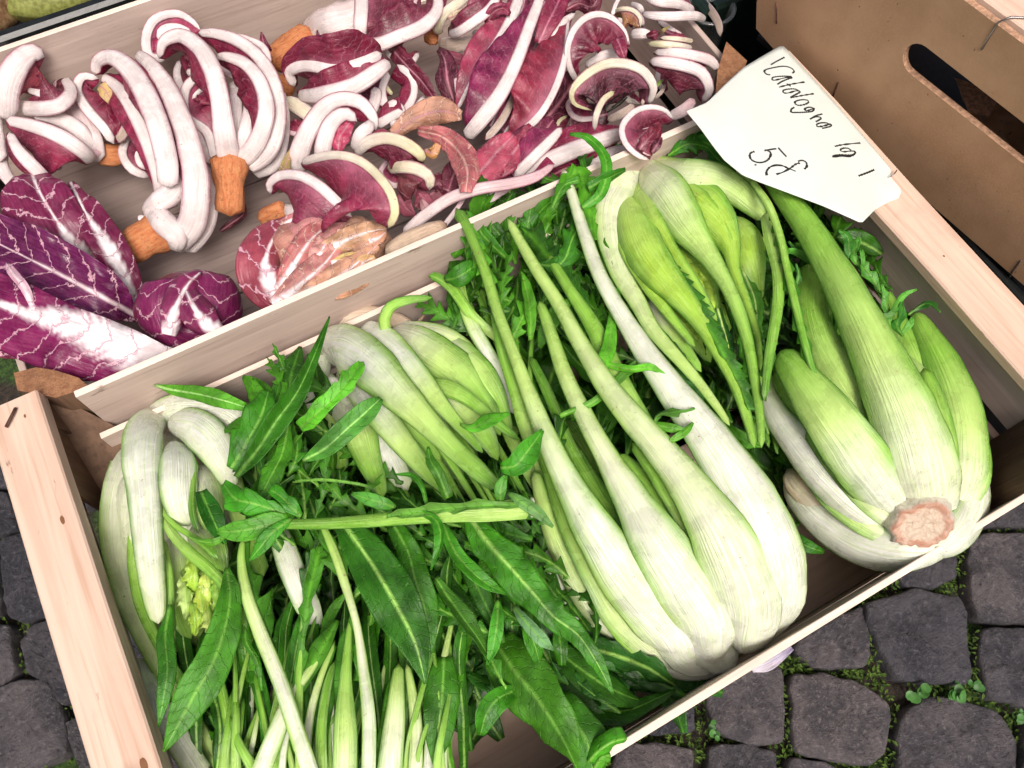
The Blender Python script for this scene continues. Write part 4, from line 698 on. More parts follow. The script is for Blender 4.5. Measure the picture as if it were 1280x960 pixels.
filler(hD, [(790, 400), (850, 430), (930, 560), (900, 560), (840, 500)], 16, (7, 12), 125, 25, seed=13, ln=(50, 90))
for rows, k_ in [([(1005, 215, 16.4, 40), (1018, 300, 16.9, 40), (1040, 390, 17, 38), (1044, 480, 17, 36), (1030, 580, 16.8, 34), (1010, 700, 16.4, 28), (998, 810, 16, 20)], 'green'), ([(955, 110, 17, 16), (1010, 190, 17.6, 24), (1045, 280, 17.8, 24), (1070, 390, 17.8, 24), (1105, 540, 17.7, 24), (1135, 660, 17.5, 22), (1165, 750, 17.2, 16)], 'green'), ([(850, 20, 15, 30), (930, 100, 15, 34), (1000, 190, 15, 30), (1040, 250, 14.6, 20)], 'fresh')]:
    s_ = R(hD, 'b', rows, k_)
    wing(s_, 'b', [(r[0], r[1], r[2]-.1) for r in rows[1:]], [8, 14, 24, 20, 24, 10][:len(rows)-1], [10, 24, 22, 30, 26, 8][:len(rows)-1], col='#3a7612', lobes=(.7, .5, .3))
for (x, y, x2, y2, x3, y3) in ((850, 175, 880, 178, 925, 200), (870, 160, 895, 168, 930, 215), (835, 195, 862, 180, 900, 190), (880, 150, 868, 170, 870, 185), (940, 215, 905, 205, 880, 180), (845, 170, 870, 165, 890, 160)): LF(hD, 'F', [(x, y, 14.5), (x2, y2, 15.5), (x3, y3, 15)], [6, 14, 6], lobes=JAG, roll=random.uniform(-30, 30), col='#2d6d0f')
for q in ([(760, 205, 14.5), (745, 218, 14.8), (728, 232, 14.6), (715, 245, 14.4)], [(745, 218, 14.8), (760, 225, 15)], [(790, 195, 15), (762, 212, 15.3), (742, 228, 15.2)]): tube('root_hair', [P(*p)[0] for p in q], [.12]+[.08]*(len(q)-2)+[.03], M['rrib'], hD, 5)
# ---- head B, left of centre
hB = head('catalogna_chicory', 'catalogna head half buried in leaves, its papery root end resting against the far crate wall', (520, 520))
core(hB, 'g', [(240, 240, 8, 200), (380, 400, 9.5, 420), (520, 560, 9.5, 420), (650, 700, 9, 260), (760, 820, 8, 120)], [(0, '#e0e2cc'), (.4, '#b8d68a'), (1, '#4f8428')])
sB = stalks(hB, 'g', fat=1.25, L=[
    ('white', [(180, 200, 9, 60), (130, 290, 10.5, 100), (110, 380, 10.8, 110), (100, 480, 10.6, 90), (110, 560, 10, 50)], dict(roll=-30)),
    ('pale', [(420, 160, 11.5, 50), (520, 175, 13, 80), (620, 190, 13.6, 80), (700, 225, 13.4, 60), (770, 290, 13, 40)], dict(roll=-20)),
    ('fresh', [(400, 180, 12, 70), (500, 220, 13.8, 130), (600, 280, 14.4, 150), (690, 350, 14.4, 150), (760, 430, 14.2, 110), (820, 520, 13.8, 70), (850, 590, 13.4, 34)], dict(thick=.22, wrap=.25)),
    ('fresh', [(560, 210, 12, 80), (670, 270, 14, 120), (760, 350, 14.2, 130), (820, 440, 13.8, 110), (870, 540, 13, 56), (890, 590, 12.6, 24)], dict(thick=.2, wrap=.25)),
    ('fresh', [(560, 400, 13, 60), (660, 450, 14.1, 110), (740, 530, 14.2, 116), (800, 610, 13.6, 80), (840, 690, 13, 30)], dict(thick=.24)),
    ('green', [(540, 400, 14, 46), (620, 400, 15.3, 60), (700, 430, 15.6, 56), (780, 490, 15.6, 46), (860, 560, 15.4, 34), (930, 610, 15, 20)]),
    ('fresh', [(140, 340, 9.6, 80), (180, 500, 11, 90), (200, 620, 11, 80), (220, 740, 10.6, 50)]),
    ('fresh', [(200, 440, 11, 90), (280, 560, 12.8, 120), (320, 680, 13, 100), (360, 780, 12.8, 70), (380, 840, 12.4, 40)]),
    ('white', [(310, 520, 11, 90), (380, 620, 12.4, 110), (430, 720, 12.4, 100), (480, 810, 12, 60)]),
    ('fresh', [(370, 430, 12, 80), (470, 540, 13.4, 100), (560, 620, 13.6, 84), (610, 690, 13.2, 40)]),
    ('stalk', [(230, 340, 11.5, 80), (320, 440, 14, 110), (410, 560, 14.8, 100), (500, 670, 14.9, 84), (580, 760, 14.8, 60), (660, 830, 14.6, 40)]),
    ('stalk', [(290, 170, 12.5, 80), (380, 210, 14.6, 100), (470, 300, 15.6, 104), (560, 410, 16, 90), (640, 500, 16, 60), (720, 590, 15.8, 40), (780, 660, 15.6, 26)]),
    ('stalk', [(140, 240, 10.5, 110), (220, 240, 14.0, 170), (330, 310, 15.8, 170), (440, 420, 16.6, 140), (550, 530, 16.9, 104), (660, 640, 16.9, 84), (760, 730, 16.8, 76), (840, 800, 16.5, 50)], dict(wrap=.15)),
    ('green', [(400, 190, 14, 34), (385, 130, 15.4, 40), (410, 75, 16.2, 40), (470, 50, 16.6, 36), (530, 42, 16.7, 30), (578, 38, 16.7, 22)]),
])
rib('root_end', hB, 'g', [(180, 190, 9.6, 110), (270, 130, 11, 110), (360, 118, 11.6, 80), (440, 130, 11.8, 60), (510, 145, 12, 20), (552, 98, 12.6, 6)], [(0, '#d8cdb8'), (.6, '#c9b79c'), (1, '#8a7458')], thick=.45, mat='rrib', lump=.14)
filler(hB, [(470, 610), (560, 600), (620, 660), (640, 740), (560, 760), (480, 700)], 26, (6, 12.5), 130, 50, seed=15, wd=(10, 22))
# ---- head A, leftmost
hA = head('catalogna_chicory', 'leftmost catalogna head with a pure white curled bulb, lying along the left end rail', (210, 680))
core(hA, 'i', [(300, 200, 9, 220), (310, 420, 10.4, 440), (330, 640, 10, 440), (370, 860, 9, 380), (420, 1100, 8, 240)], [(0, '#e8e8de'), (.5, '#e0e6c8'), (.75, '#b4d070'), (1, '#4f8428')])
sA = stalks(hA, 'i', fat=1.3, L=[
    ('white', [(170, 160, 9, 30), (110, 260, 10, 50), (65, 380, 10.6, 64), (45, 520, 10.8, 60), (48, 660, 10.8, 60), (75, 800, 10.6, 56), (110, 920, 10.4, 50)], dict(roll=-40)),
    ('pale', [(160, 240, 10, 50), (115, 350, 11.4, 100), (90, 480, 12, 120), (90, 620, 12, 124), (110, 760, 12, 116), (150, 900, 11.8, 100), (220, 1060, 11.4, 84), (330, 1250, 11, 76), (440, 1420, 10.6, 66), (520, 1560, 10, 60)], dict(roll=-25, wrap=.1)),
    ('green', [(150, 430, 12, 24), (150, 560, 12.8, 34), (150, 700, 12.8, 40), (170, 850, 12.6, 44), (220, 980, 12.2, 44), (300, 1120, 11.8, 40), (380, 1250, 11.4, 40)]),
    ('white', [(200, 150, 10.5, 60), (300, 95, 12.8, 90), (420, 90, 13.6, 110), (520, 120, 13.6, 120), (600, 180, 13, 90), (640, 240, 12.4, 50)], dict(roll=-15)),
    ('white', [(290, 150, 12.5, 70), (390, 170, 14.4, 130), (470, 240, 14.8, 140), (520, 340, 14.4, 110), (540, 430, 13.8, 50)], dict(wrap=.1)),
    ('pale', [(395, 320, 13.2, 60), (430, 420, 14.4, 120), (455, 520, 14.4, 110), (470, 600, 13.8, 50)]),
    ('fresh', [(390, 560, 13.2, 60), (450, 640, 14.3, 116), (485, 710, 14.1, 90), (500, 780, 13.6, 40)]),
    ('fresh', [(300, 590, 12, 60), (310, 700, 13.2, 100), (325, 820, 13.2, 110), (350, 940, 12.8, 90), (380, 1020, 12.4, 40)]),
    ('white', [(315, 230, 13.4, 60), (325, 310, 15.2, 116), (330, 420, 15.6, 130), (345, 510, 15.4, 110), (375, 570, 14.8, 50)], dict(thick=.26, capr=(.8, .6))),
    ('white', [(270, 120, 11.5, 70), (200, 180, 14.4, 120), (183, 300, 15.8, 126), (195, 450, 16, 116), (205, 600, 16, 112), (222, 760, 15.8, 104), (240, 880, 15.4, 84), (250, 960, 15, 50)], dict(wrap=.1)),
    ('green', [(262, 400, 14.6, 16), (268, 500, 15.4, 20), (310, 560, 15.7, 20), (370, 600, 15.9, 24), (430, 640, 16, 30), (490, 700, 16, 34)]),
    ('green', [(262, 500, 14.8, 24), (300, 590, 15.8, 30), (370, 670, 16.2, 40), (440, 730, 16.3, 44), (500, 790, 16.2, 44), (560, 880, 16, 36), (605, 980, 15.8, 22)]),
    ('leafy', [(400, 300, 14.8, 18), (385, 420, 15.5, 22), (385, 520, 15.5, 24), (410, 600, 15.1, 18)]),
    ('green', [(270, 620, 14.4, 20), (290, 760, 14.9, 30), (295, 900, 14.6, 36), (310, 1000, 14.2, 30)]),
])
for (x, y), w_, l_, c_ in [((395, 750), 50, 190, YG), ((450, 790), 56, 200, '#c2d860'), ((360, 840), 44, 200, PG), ((420, 870), 60, 190, '#b9d24e'), ((480, 820), 44, 190, LG), ((390, 930), 44, 150, YG), ((455, 940), 44, 140, '#c6dc70'), ((425, 800), 36, 150, '#d4e08a')]:    # pale crinkled heart leaves
    LF(hA, 'i', [(x-8, y-l_*.5, 13.6), (x, y-l_*.2, 14.6+random.uniform(-.2, .3)), (x+6, y+l_*.2, 14.7+random.uniform(-.2, .3)), (x+2, y+l_*.5, 13.8)], [w_*.5, w_, w_, w_*.3], col=c_, mat='rib', al=(-20, -65), crumple=(.5, 1.3), ruffle=(.3, 1.2), mid=LG, m=10, lobes=(1.5, .3, .2))
for q, w_ in [([(130, 900), (200, 1060), (290, 1220), (380, 1380)], 16)]: pass
st_ = R(hA, 'e', [(330, 690, 11, 50), (370, 780, 12, 56), (430, 880, 12, 60), (500, 990, 11.6, 60)], 'white')
filler(hA, [(240, 770), (300, 760), (330, 850), (320, 950), (250, 950), (225, 880)], 24, (6, 11.5), 100, 30, seed=17)
LF(hA, 'e', [(415, 560, 15.5), (405, 640, 16), (410, 720, 16.2), (400, 790, 16), (388, 858, 15.6)], [6, 20, 22, 16, 2], col='#317010'); LF(hA, 'e', [(555, 470, 17), (562, 550, 17.4), (530, 680, 17.7), (470, 790, 17.6), (400, 920, 17)], [6, 30, 44, 46, 4], col='#3a7617', midw=.06, al=(10, 5))
LF(hA, 'e', [(620, 560, 15), (600, 640, 15.4), (630, 700, 15.4), (640, 770, 15)], [4, 8, 8, 3], col='#3c7f17')
# ---- bunch F, base out of frame at the bottom
hF = head('catalogna_chicory', 'long-leaved catalogna bunch whose upright stalks run off the bottom edge of the frame', (430, 900))
sF = stalks(hF, 'j', [
    ('green', [(490, 1100, 12, 70), (475, 980, 13, 66), (465, 880, 13.4, 50), (455, 800, 13.2, 24)]), ('green', [(420, 1100, 13, 70), (370, 960, 14, 46), (315, 860, 14.4, 34), (280, 750, 14.4, 22)]),
    ('long', [(590, 1150, 12, 50), (588, 980, 14, 44), (590, 820, 14.4, 38), (625, 650, 14.5, 30), (700, 450, 14.3, 18)]), ('green', [(645, 1150, 12, 60), (645, 980, 14.3, 54), (645, 800, 14.6, 44), (672, 620, 14.6, 34), (700, 530, 14.4, 20)]),
    ('pale', [(1020, 1150, 12, 60), (1020, 980, 14.2, 60), (1025, 800, 14.5, 52), (1005, 640, 14.5, 38), (985, 540, 14.2, 22)]), ('green', [(700, 1100, 13, 30), (680, 960, 13.6, 24), (675, 800, 13.8, 26), (700, 740, 13.8, 20)]),
    ('long', [(360, 1100, 13, 80), (410, 960, 15, 80), (465, 820, 15.6, 76), (530, 660, 15.6, 54), (600, 570, 15.4, 34), (690, 430, 15, 16)], dict()),
    ('green', [(555, 1100, 13, 30), (555, 880, 15.3, 30), (553, 720, 15.6, 38), (560, 540, 15.6, 30), (575, 370, 15.8, 26), (600, 210, 16, 20), (630, 110, 15.8, 14)]),
    ('long', [(920, 1150, 13, 100), (920, 960, 15.4, 104), (938, 780, 15.7, 86), (948, 640, 15.6, 60), (955, 540, 15.2, 36)], dict()),
    ('fresh', [(740, 1150, 13, 100), (740, 960, 15.6, 100), (742, 800, 16, 92), (742, 620, 16, 54), (755, 420, 15.8, 24), (762, 360, 15.6, 14)]),
    ('long', [(835, 1150, 13, 60), (835, 960, 15.9, 58), (835, 760, 16.2, 56), (812, 560, 16.2, 44), (785, 380, 16.2, 32), (735, 210, 16.4, 36), (690, 80, 16.4, 36), (640, -30, 16.2, 22)]),
    ('long', [(640, 1100, 14, 60), (590, 940, 16.2, 66), (535, 780, 16.6, 66), (475, 600, 16.7, 62), (405, 430, 16.8, 58), (345, 260, 16.8, 48), (325, 130, 16.7, 32), (332, 40, 16.4, 20)])])
wing(sF[6], 'j', [(440, 880, 15.3), (500, 740, 15.6), (580, 600, 15.5), (650, 480, 15.3), (710, 370, 15)], [30, 36, 40, 50, 10], [16, 20, 30, 34, 10], col='#386d16', lobes=None)
wing(sF[7], 'j', [(555, 700, 15.5), (560, 560, 15.6), (575, 420, 15.8), (600, 240, 16), (640, 70, 15.9)], [10, 60, 20, 60, 20], [10, 30, 20, 44, 30], col='#387212', lobes=(.4, .6, .4), al=(10, 30))
wing(sF[8], 'j', [(900, 980, 15.2), (925, 800, 15.6), (945, 640, 15.5), (955, 560, 15.2)], [70, 54, 44, 20], [50, 44, 34, 30], col='#386d14', lobes=None)
wing(sF[9], 'j', [(745, 780, 15.9), (742, 620, 16), (752, 450, 15.8), (760, 380, 15.6)], [40, 50, 40, 8], [26, 20, 30, 8], col='#3c7619', lobes=None)
wing(sF[10], 'j', [(840, 620, 16.0), (800, 440, 16.1), (750, 240, 16.3), (700, 100, 16.3), (650, 0, 16.2)], [70, 30, 30, 60, 20], [20, 14, 20, 50, 26], col='#386d14', lobes=(.35, .6, .5), al=(0, -20))
wing(sF[11], 'j', [(440, 520, 16.6), (390, 380, 16.7), (345, 240, 16.7), (330, 60, 16.4)], [6, 12, 16, 16], [60, 100, 90, 40], col='#386d18', lobes=(.42, .6, .5))
wing(sF[2], 'j', [(590, 900, 14.2), (600, 760, 14.4), (640, 620, 14.4), (700, 470, 14.2)], [22, 26, 20, 8], [20, 28, 26, 8], col='#336a12', lobes=None)
wing(sF[3], 'j', [(640, 950, 14.3), (640, 800, 14.5), (675, 620, 14.5), (710, 520, 14.2)], [18, 20, 24, 8], [34, 40, 40, 10], col='#30640f', lobes=None)
for a in range(26):
    x = 250+a*13+random.uniform(-8, 8); LF(hF, 'F', [(x, 990, 11+random.uniform(-2, 2)), (x+random.uniform(-8, 8), 900, 12.5+random.uniform(-2, 1.5)), (x+random.uniform(-16, 20), 800+random.uniform(-20, 20), 12.5+random.uniform(-2, 1.5)), (x+random.uniform(-20, 40), 730, 12+random.uniform(-2, 1))], [4, 8, 9, 1.5], col=random.choice(LEAFC), roll=random.uniform(-50, 50), mid=random.choice(['#8fbb58', '#a7cc78', '#5f9638']))
filler(hF, [(270, 680), (420, 660), (540, 700), (560, 900), (400, 960), (260, 900)], 50, (6, 12), 90, 45, seed=21, wd=(10, 20))
for r_, k_, w_ in [([(280, 560, 12.5, 40), (300, 640, 13, 44), (330, 720, 12.6, 30)], 'fresh', 0), ([(300, 1000, 13, 30), (285, 900, 13.5, 22), (262, 800, 13.4, 16)], 'green', 0), ([(345, 980, 13.2, 14), (330, 900, 13.6, 12), (318, 840, 13.4, 9)], 'green', 0), ([(370, 980, 13.4, 12), (352, 880, 13.8, 10), (372, 800, 13.6, 8)], 'green', 0)]: R(hF, 'F', [(a, b, c, d*.6) for a, b, c, d in r_], k_)
R(hF, 'j', [(640, 400, 12, 40), (600, 330, 13.2, 90), (540, 200, 13.8, 100), (490, 60, 13.6, 90), (460, -20, 13, 50)], 'white')
# ---- loose leaves lying over the heads
def loose(label, crop, pts, w, z=None, **k):
    k.setdefault('m', 8); o = LF(None, crop, pts, w, name='chicory_leaf', **k); o['label'] = label; o['category'] = 'leaf'; o['group'] = 'loose chicory leaves'
    return o
loose('long dark leaf with a bright midrib hanging down over the upright stalks, bottom centre-left', 'j', [(725, -30, 16.6), (790, 60, 17.2), (870, 180, 17.5), (950, 320, 17.5), (1020, 460, 17.3), (1062, 625, 16.9)], [30, 70, 96, 100, 66, 6], col='#235709', midw=.11, mid='#8cba58', al=(8, 22), ruffle=(.1, .3))
loose('narrow dark leaf right of the long bright-ribbed leaf, its tip over the crate floor', 'j', [(930, -20, 15.6), (990, 90, 15.9), (1020, 200, 16), (1060, 330, 15.8), (1090, 500, 15.2)], [30, 50, 60, 56, 8], col='#306a0d')
loose('spear-shaped green leaf at the top left, lying across the far crate wall', 'i', [(232, 5, 14.4), (300, 22, 15), (400, 38, 15.3), (500, 62, 15.4), (600, 92, 15.2)], [4, 20, 34, 36, 18], col='#47891b', midw=.08, mid='#9cc878')
loose('tall folded dark leaf pointing up to the far crate wall', 'i', [(560, 370, 17), (640, 270, 17.6), (720, 150, 17.9), (800, 40, 18.1), (850, -60, 18.2), (935, -270, 17.8)], [14, 44, 60, 50, 34, 4], col='#285e0e', al=(35, 45), midw=.1)
loose('broad bright leaf between the white bulb and the folded dark leaf', 'i', [(540, 340, 16), (600, 240, 16.6), (660, 130, 16.8), (690, 30, 16.6)], [30, 80, 80, 26], col='#2d6d0c', lobes=(.35, .3, .3), midw=.09)
loose('lobed leaf end hanging left over the white bulb', 'i', [(770, 160, 16.6), (745, 280, 17), (690, 390, 17.2), (650, 460, 17)], [14, 44, 50, 16], col='#377211', lobes=(.4, .3, .3))
loose('curled dark leaf tip touching the buds of the leftmost head', 'i', [(420, 430, 16.4), (450, 500, 16.9), (480, 570, 16.9), (515, 640, 16.6)], [24, 44, 40, 10], col='#225f12', al=(10, 30)); loose('tiny pointed leaf tip on the leftmost head', 'i', [(365, 610, 16.4), (420, 628, 16.8), (470, 632, 17), (520, 606, 16.9)], [2, 10, 16, 8], col='#49841b')
loose('pale-veined leaf lying across the head with the papery root, lower of two', 'g', [(60, 690, 16.6), (150, 640, 17.4), (240, 560, 17.9), (320, 490, 18), (372, 440, 17.8)], [8, 40, 50, 46, 14], col='#427e2b', midw=.07, mid='#8cc060', al=(20, 25))
loose('twisted lobed leaf across the head with the papery root, upper of two', 'g', [(50, 560, 16.6), (120, 500, 17.4), (200, 420, 17.9), (260, 350, 18), (290, 296, 17.8)], [30, 54, 44, 50, 14], col='#55a724', midw=.06, lobes=(.4, .35, .3), al=(30, 20))
loose('small leaf twig ending in a brown tip at the right of the rooted head', 'g', [(690, 545, 16.6), (740, 560, 17), (800, 530, 17.2), (885, 498, 17)], [4, 20, 34, 8], col='#55a724'); loose('spoon-shaped leaf beside the tallest white stalk', 'g', [(850, 720, 17.2), (910, 710, 17.6), (960, 650, 17.8), (1018, 568, 17.6)], [20, 46, 50, 10], col='#377f17', midw=.06, al=(10, 30))
loose('leaf blade with notched edge below the cut lying stem, centre', 'h', [(590, 100, 16.5), (660, 200, 17), (740, 290, 17.2), (820, 380, 17.2), (880, 450, 17.1), (970, 520, 17), (1030, 610, 16.8), (1085, 712, 16.3)], [20, 60, 76, 60, 56, 36, 28, 4], col='#33730f', midw=.12, mid='#8cba58', lobes=(.25, .25, .2), al=(5, -15))
loose('smooth narrow leaf curving right under the cut lying stem', 'h', [(515, 140, 16.8), (545, 220, 17.2), (600, 295, 17.3), (660, 345, 17.2), (742, 385, 16.8)], [10, 24, 32, 26, 3], col='#397e17', al=(25, 25))
loose('big smooth leaf falling towards the bottom edge over the crate floor', 'h', [(690, 540, 13.5), (760, 640, 14.4), (840, 740, 14.8), (910, 850, 14.7), (965, 965, 14)], [60, 100, 96, 70, 6], col='#376d10', midw=.05, al=(5, -12), crumple=(.2, .6))
loose('dark leaf lying beside the big smooth leaf at the front edge', 'h', [(900, 720, 12.8), (950, 800, 13.6), (1000, 880, 13.8), (1020, 990, 13)], [40, 70, 76, 50], col='#306a0e', al=(10, -20))
loose('short rolled leaf lying over the front crate edge', 'h', [(1000, 940, 13.8), (1040, 900, 14.5), (1085, 872, 14.7), (1130, 862, 14.3)], [40, 50, 48, 40], col='#3c8417', al=(-30, -70)); loose('tiny curled leaf below the rolled leaf on the front crate edge', 'h', [(1020, 960, 13.6), (1045, 925, 14.2), (1075, 915, 14.1)], [20, 34, 26], col='#498920', al=(-20, -60))
loose('rounded leaf above the patch of bare crate floor', 'h', [(760, 700, 14), (700, 730, 14.8), (660, 780, 14.9), (640, 850, 14.4)], [20, 40, 44, 14], col='#30720d', midw=.05, al=(10, 30))
loose('wide dark leaf pointing at the bottom frame edge', 'h', [(520, 590, 14.2), (515, 700, 14.6), (505, 820, 14.5), (495, 965, 13.8)], [30, 60, 54, 10], col='#30680e', midw=.07)
loose('diagonal straight leaf with grey sheen at lower centre', 'h', [(490, 330, 15.6), (560, 430, 16), (640, 540, 16), (712, 675, 15.4)], [12, 34, 34, 4], col='#376819', al=(25, 30)); loose('greyish underside of a leaf at centre', 'h', [(750, 420, 16.2), (800, 480, 16.6), (850, 535, 16.4), (886, 568, 16)], [6, 26, 22, 4], col='#5b8556', al=(15, 15))
loose('thin hanging leaf end below centre', 'h', [(700, 400, 16.2), (698, 470, 16.5), (685, 550, 16.3), (664, 615, 15.8)], [8, 24, 22, 3], col='#3c841e', al=(20, 20)); loose('stubby hanging leaf end left of the big bulb', 'h', [(790, 460, 15.2), (815, 530, 15.6), (838, 610, 15)], [12, 34, 16], col='#33730f'); loose('small oval leaf end beside the outer stalk of the big bulb', 'h', [(898, 480, 14.6), (908, 550, 15), (912, 618, 14.6)], [14, 26, 14], col='#306b0d')
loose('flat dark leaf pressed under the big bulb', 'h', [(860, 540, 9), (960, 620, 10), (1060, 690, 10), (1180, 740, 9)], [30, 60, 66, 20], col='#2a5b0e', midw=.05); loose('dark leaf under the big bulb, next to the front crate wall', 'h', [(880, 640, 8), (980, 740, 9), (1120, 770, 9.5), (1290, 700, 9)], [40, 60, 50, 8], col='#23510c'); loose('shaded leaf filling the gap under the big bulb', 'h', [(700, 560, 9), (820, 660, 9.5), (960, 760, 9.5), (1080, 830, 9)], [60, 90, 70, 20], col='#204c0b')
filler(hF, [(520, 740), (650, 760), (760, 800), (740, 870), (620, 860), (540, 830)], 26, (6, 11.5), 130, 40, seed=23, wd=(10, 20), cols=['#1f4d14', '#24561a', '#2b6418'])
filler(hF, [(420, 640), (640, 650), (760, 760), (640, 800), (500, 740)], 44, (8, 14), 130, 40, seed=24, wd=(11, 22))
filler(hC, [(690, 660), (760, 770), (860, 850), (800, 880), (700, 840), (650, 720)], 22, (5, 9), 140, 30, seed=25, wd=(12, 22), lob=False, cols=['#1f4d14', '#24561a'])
# the cut stem lying across everything
ls = thing('cut_chicory_stalk', 'cut chicory stem with a leafy left end lying level across the heads', 'stem', tuple(P(450, 640, 17)[0]))
R(ls, 'h', [(812, 92, 18.2, 74), (700, 104, 18.5, 72), (560, 112, 18.6, 62), (420, 122, 18.6, 54), (250, 138, 18.4, 46), (100, 146, 18.2, 40), (-30, 148, 18, 34), (-130, 150, 17.8, 24)], 'green', capr=(.1, .4), roll=20)
rib('cut_face', ls, 'h', [(816, 92, 18.2, 66), (808, 92, 18.25, 66)], '#dfe8c8', thick=.35, mat='rib', capr=(.01, .01))
wing(ls, 'h', [(800, 80, 18.5), (690, 85, 18.8), (560, 92, 18.9), (450, 105, 18.9), (330, 120, 18.7)], [16, 20, 26, 30, 12], [14, 24, 36, 40, 10], col='#598935', lobes=(.42, .5, .3), al=(20, 60))
LF(ls, 'i', [(770, 545, 18.2), (700, 560, 18.4), (620, 580, 18.5), (550, 590, 18.4), (485, 590, 18.2)], [24, 50, 44, 40, 8], col='#478920', midw=.06, al=(5, 20)); LF(ls, 'i', [(780, 540, 18.2), (700, 600, 18.5), (660, 650, 18.4), (615, 705, 18)], [12, 30, 30, 6], col='#39811b')
LF(ls, 'i', [(760, 520, 18.2), (640, 480, 18.6), (560, 460, 18.5), (510, 400, 18)], [20, 60, 66, 20], col='#378417', lobes=(.5, .4, .4)); LF(ls, 'i', [(820, 530, 18.2), (740, 450, 18.6), (690, 420, 18.5)], [14, 44, 14], col='#378417', lobes=(.5, .5, .4)); LF(ls, 'g', [(430, 880, 18.4), (380, 860, 18.9), (310, 840, 18.9), (255, 822, 18.7)], [10, 26, 26, 6], col='#47892e')
LF(ls, 'g', [(560, 880, 18.6), (540, 800, 19), (500, 750, 19.1), (430, 745, 18.9)], [8, 16, 16, 5], col='#39841b', al=(40, 60)); LF(ls, 'g', [(640, 840, 18.7), (600, 740, 19.1), (570, 690, 19.1), (560, 635, 18.9)], [20, 24, 20, 5], col='#396f16'); LF(ls, 'g', [(850, 860, 18.5), (850, 800, 19), (870, 750, 19.1), (800, 870, 18.8)][:3], [10, 26, 8], col='#478928')
LF(ls, 'g', [(880, 820, 18.6), (940, 860, 18.9), (1000, 900, 18.8), (1060, 955, 18.4)], [8, 24, 24, 6], col='#598943', al=(10, 20)); LF(ls, 'h', [(405, 100, 18.5), (490, 130, 19), (510, 200, 19), (475, 300, 18.6)], [6, 18, 24, 4], col='#398417', al=(30, 50)); LF(ls, 'g', [(20, 775, 17.6), (120, 765, 18), (240, 775, 18.1), (330, 800, 18), (370, 850, 17.8)], [5, 8, 8, 8, 6], col='#598635', al=(30, 60))
tw = [(loose('detached lobed leaf by the far crate wall, left of the tall stalk', 'b', [(-10, 430, 15), (30, 420, 15.6), (70, 395, 15.7), (104, 378, 15.4)], [10, 34, 30, 8], col='#327213'))]
R(hC, 'F', [(630, 430, 13, 10), (590, 395, 14, 14), (565, 360, 14.4, 14), (545, 346, 14.6, 12), (535, 345, 14.6, 8)], 'green'); R(hC, 'F', [(648, 520, 12, 14), (620, 460, 13.4, 18), (592, 410, 13.8, 18), (578, 372, 13.8, 14), (575, 330, 13.6, 8)], 'stalk')

def carpet(parent, poly, n, seed, ang): filler(parent, poly, n, (3.2, 7.5), ang, 60, seed=seed, ln=(110, 190), wd=(18, 34), cols=['#17390a', '#1b410a', '#1f4a0c', '#255410'])  # lowest leaves in the darkest greens, shade of the depth painted in
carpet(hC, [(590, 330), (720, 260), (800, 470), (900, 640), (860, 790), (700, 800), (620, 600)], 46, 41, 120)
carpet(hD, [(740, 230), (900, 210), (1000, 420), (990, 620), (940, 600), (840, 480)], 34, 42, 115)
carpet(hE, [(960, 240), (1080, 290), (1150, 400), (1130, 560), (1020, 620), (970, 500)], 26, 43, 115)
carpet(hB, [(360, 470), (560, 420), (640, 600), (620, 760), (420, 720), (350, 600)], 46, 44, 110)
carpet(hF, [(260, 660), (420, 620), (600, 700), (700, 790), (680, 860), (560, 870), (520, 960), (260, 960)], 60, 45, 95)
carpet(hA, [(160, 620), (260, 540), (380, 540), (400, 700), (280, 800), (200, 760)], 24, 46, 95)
filler(hB, [(285, 500), (400, 470), (430, 640), (400, 700), (300, 660)], 34, (8, 14.5), 100, 60, seed=47)
filler(hF, [(430, 560), (640, 590), (690, 680), (560, 720), (440, 680)], 34, (9, 14), 125, 50, seed=48)
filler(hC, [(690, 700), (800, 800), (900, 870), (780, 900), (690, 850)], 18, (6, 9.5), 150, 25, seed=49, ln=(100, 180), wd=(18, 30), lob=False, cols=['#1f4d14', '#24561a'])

rs_ = random.Random(77)
for _ in range(34):                                                 # thin stems packed between the upright stalks
    x = rs_.uniform(268, 560); z = rs_.uniform(11.5, 14.6); L_ = rs_.uniform(120, 240); dx = rs_.uniform(-20, 50); w_ = rs_.uniform(6, 13)
    R(hF, 'F', [(x, 1000, z-1, w_*1.2), (x-3+dx*.2, 1000-L_*.35, z, w_), (x+dx*.55, 1000-L_*.7, z+.3, w_*.75), (x+dx, 1000-L_, z-.3, w_*.4)], rs_.choice(['green', 'green', 'fresh', 'long']))
for _ in range(12):
    t_ = rs_.uniform(0, 1); x0, y0 = 690+t_*90, 640+t_*80; z = rs_.uniform(9.5, 12.8); w_ = rs_.uniform(8, 16)
    R(hC, 'F', [(x0, y0, z-1, w_*1.3), (x0-60+rs_.uniform(-12, 12), y0-110, z, w_), (x0-100+rs_.uniform(-12, 12), y0-220, z+.6, w_*.8), (x0-120+rs_.uniform(-20, 20), y0-320, z+.6, w_*.6)], 'green')
for _ in range(10):
    t_ = rs_.uniform(0, 1); x0, y0 = 900+t_*40, 290+t_*30; z = rs_.uniform(11, 13.5); w_ = rs_.uniform(7, 12)
    R(hD, 'F', [(x0-40, y0-10, z, w_*1.3), (x0-10, y0+80, z, w_), (x0+18, y0+170, z, w_*.8), (x0+35, y0+250, z-.3, w_*.5)], 'green')
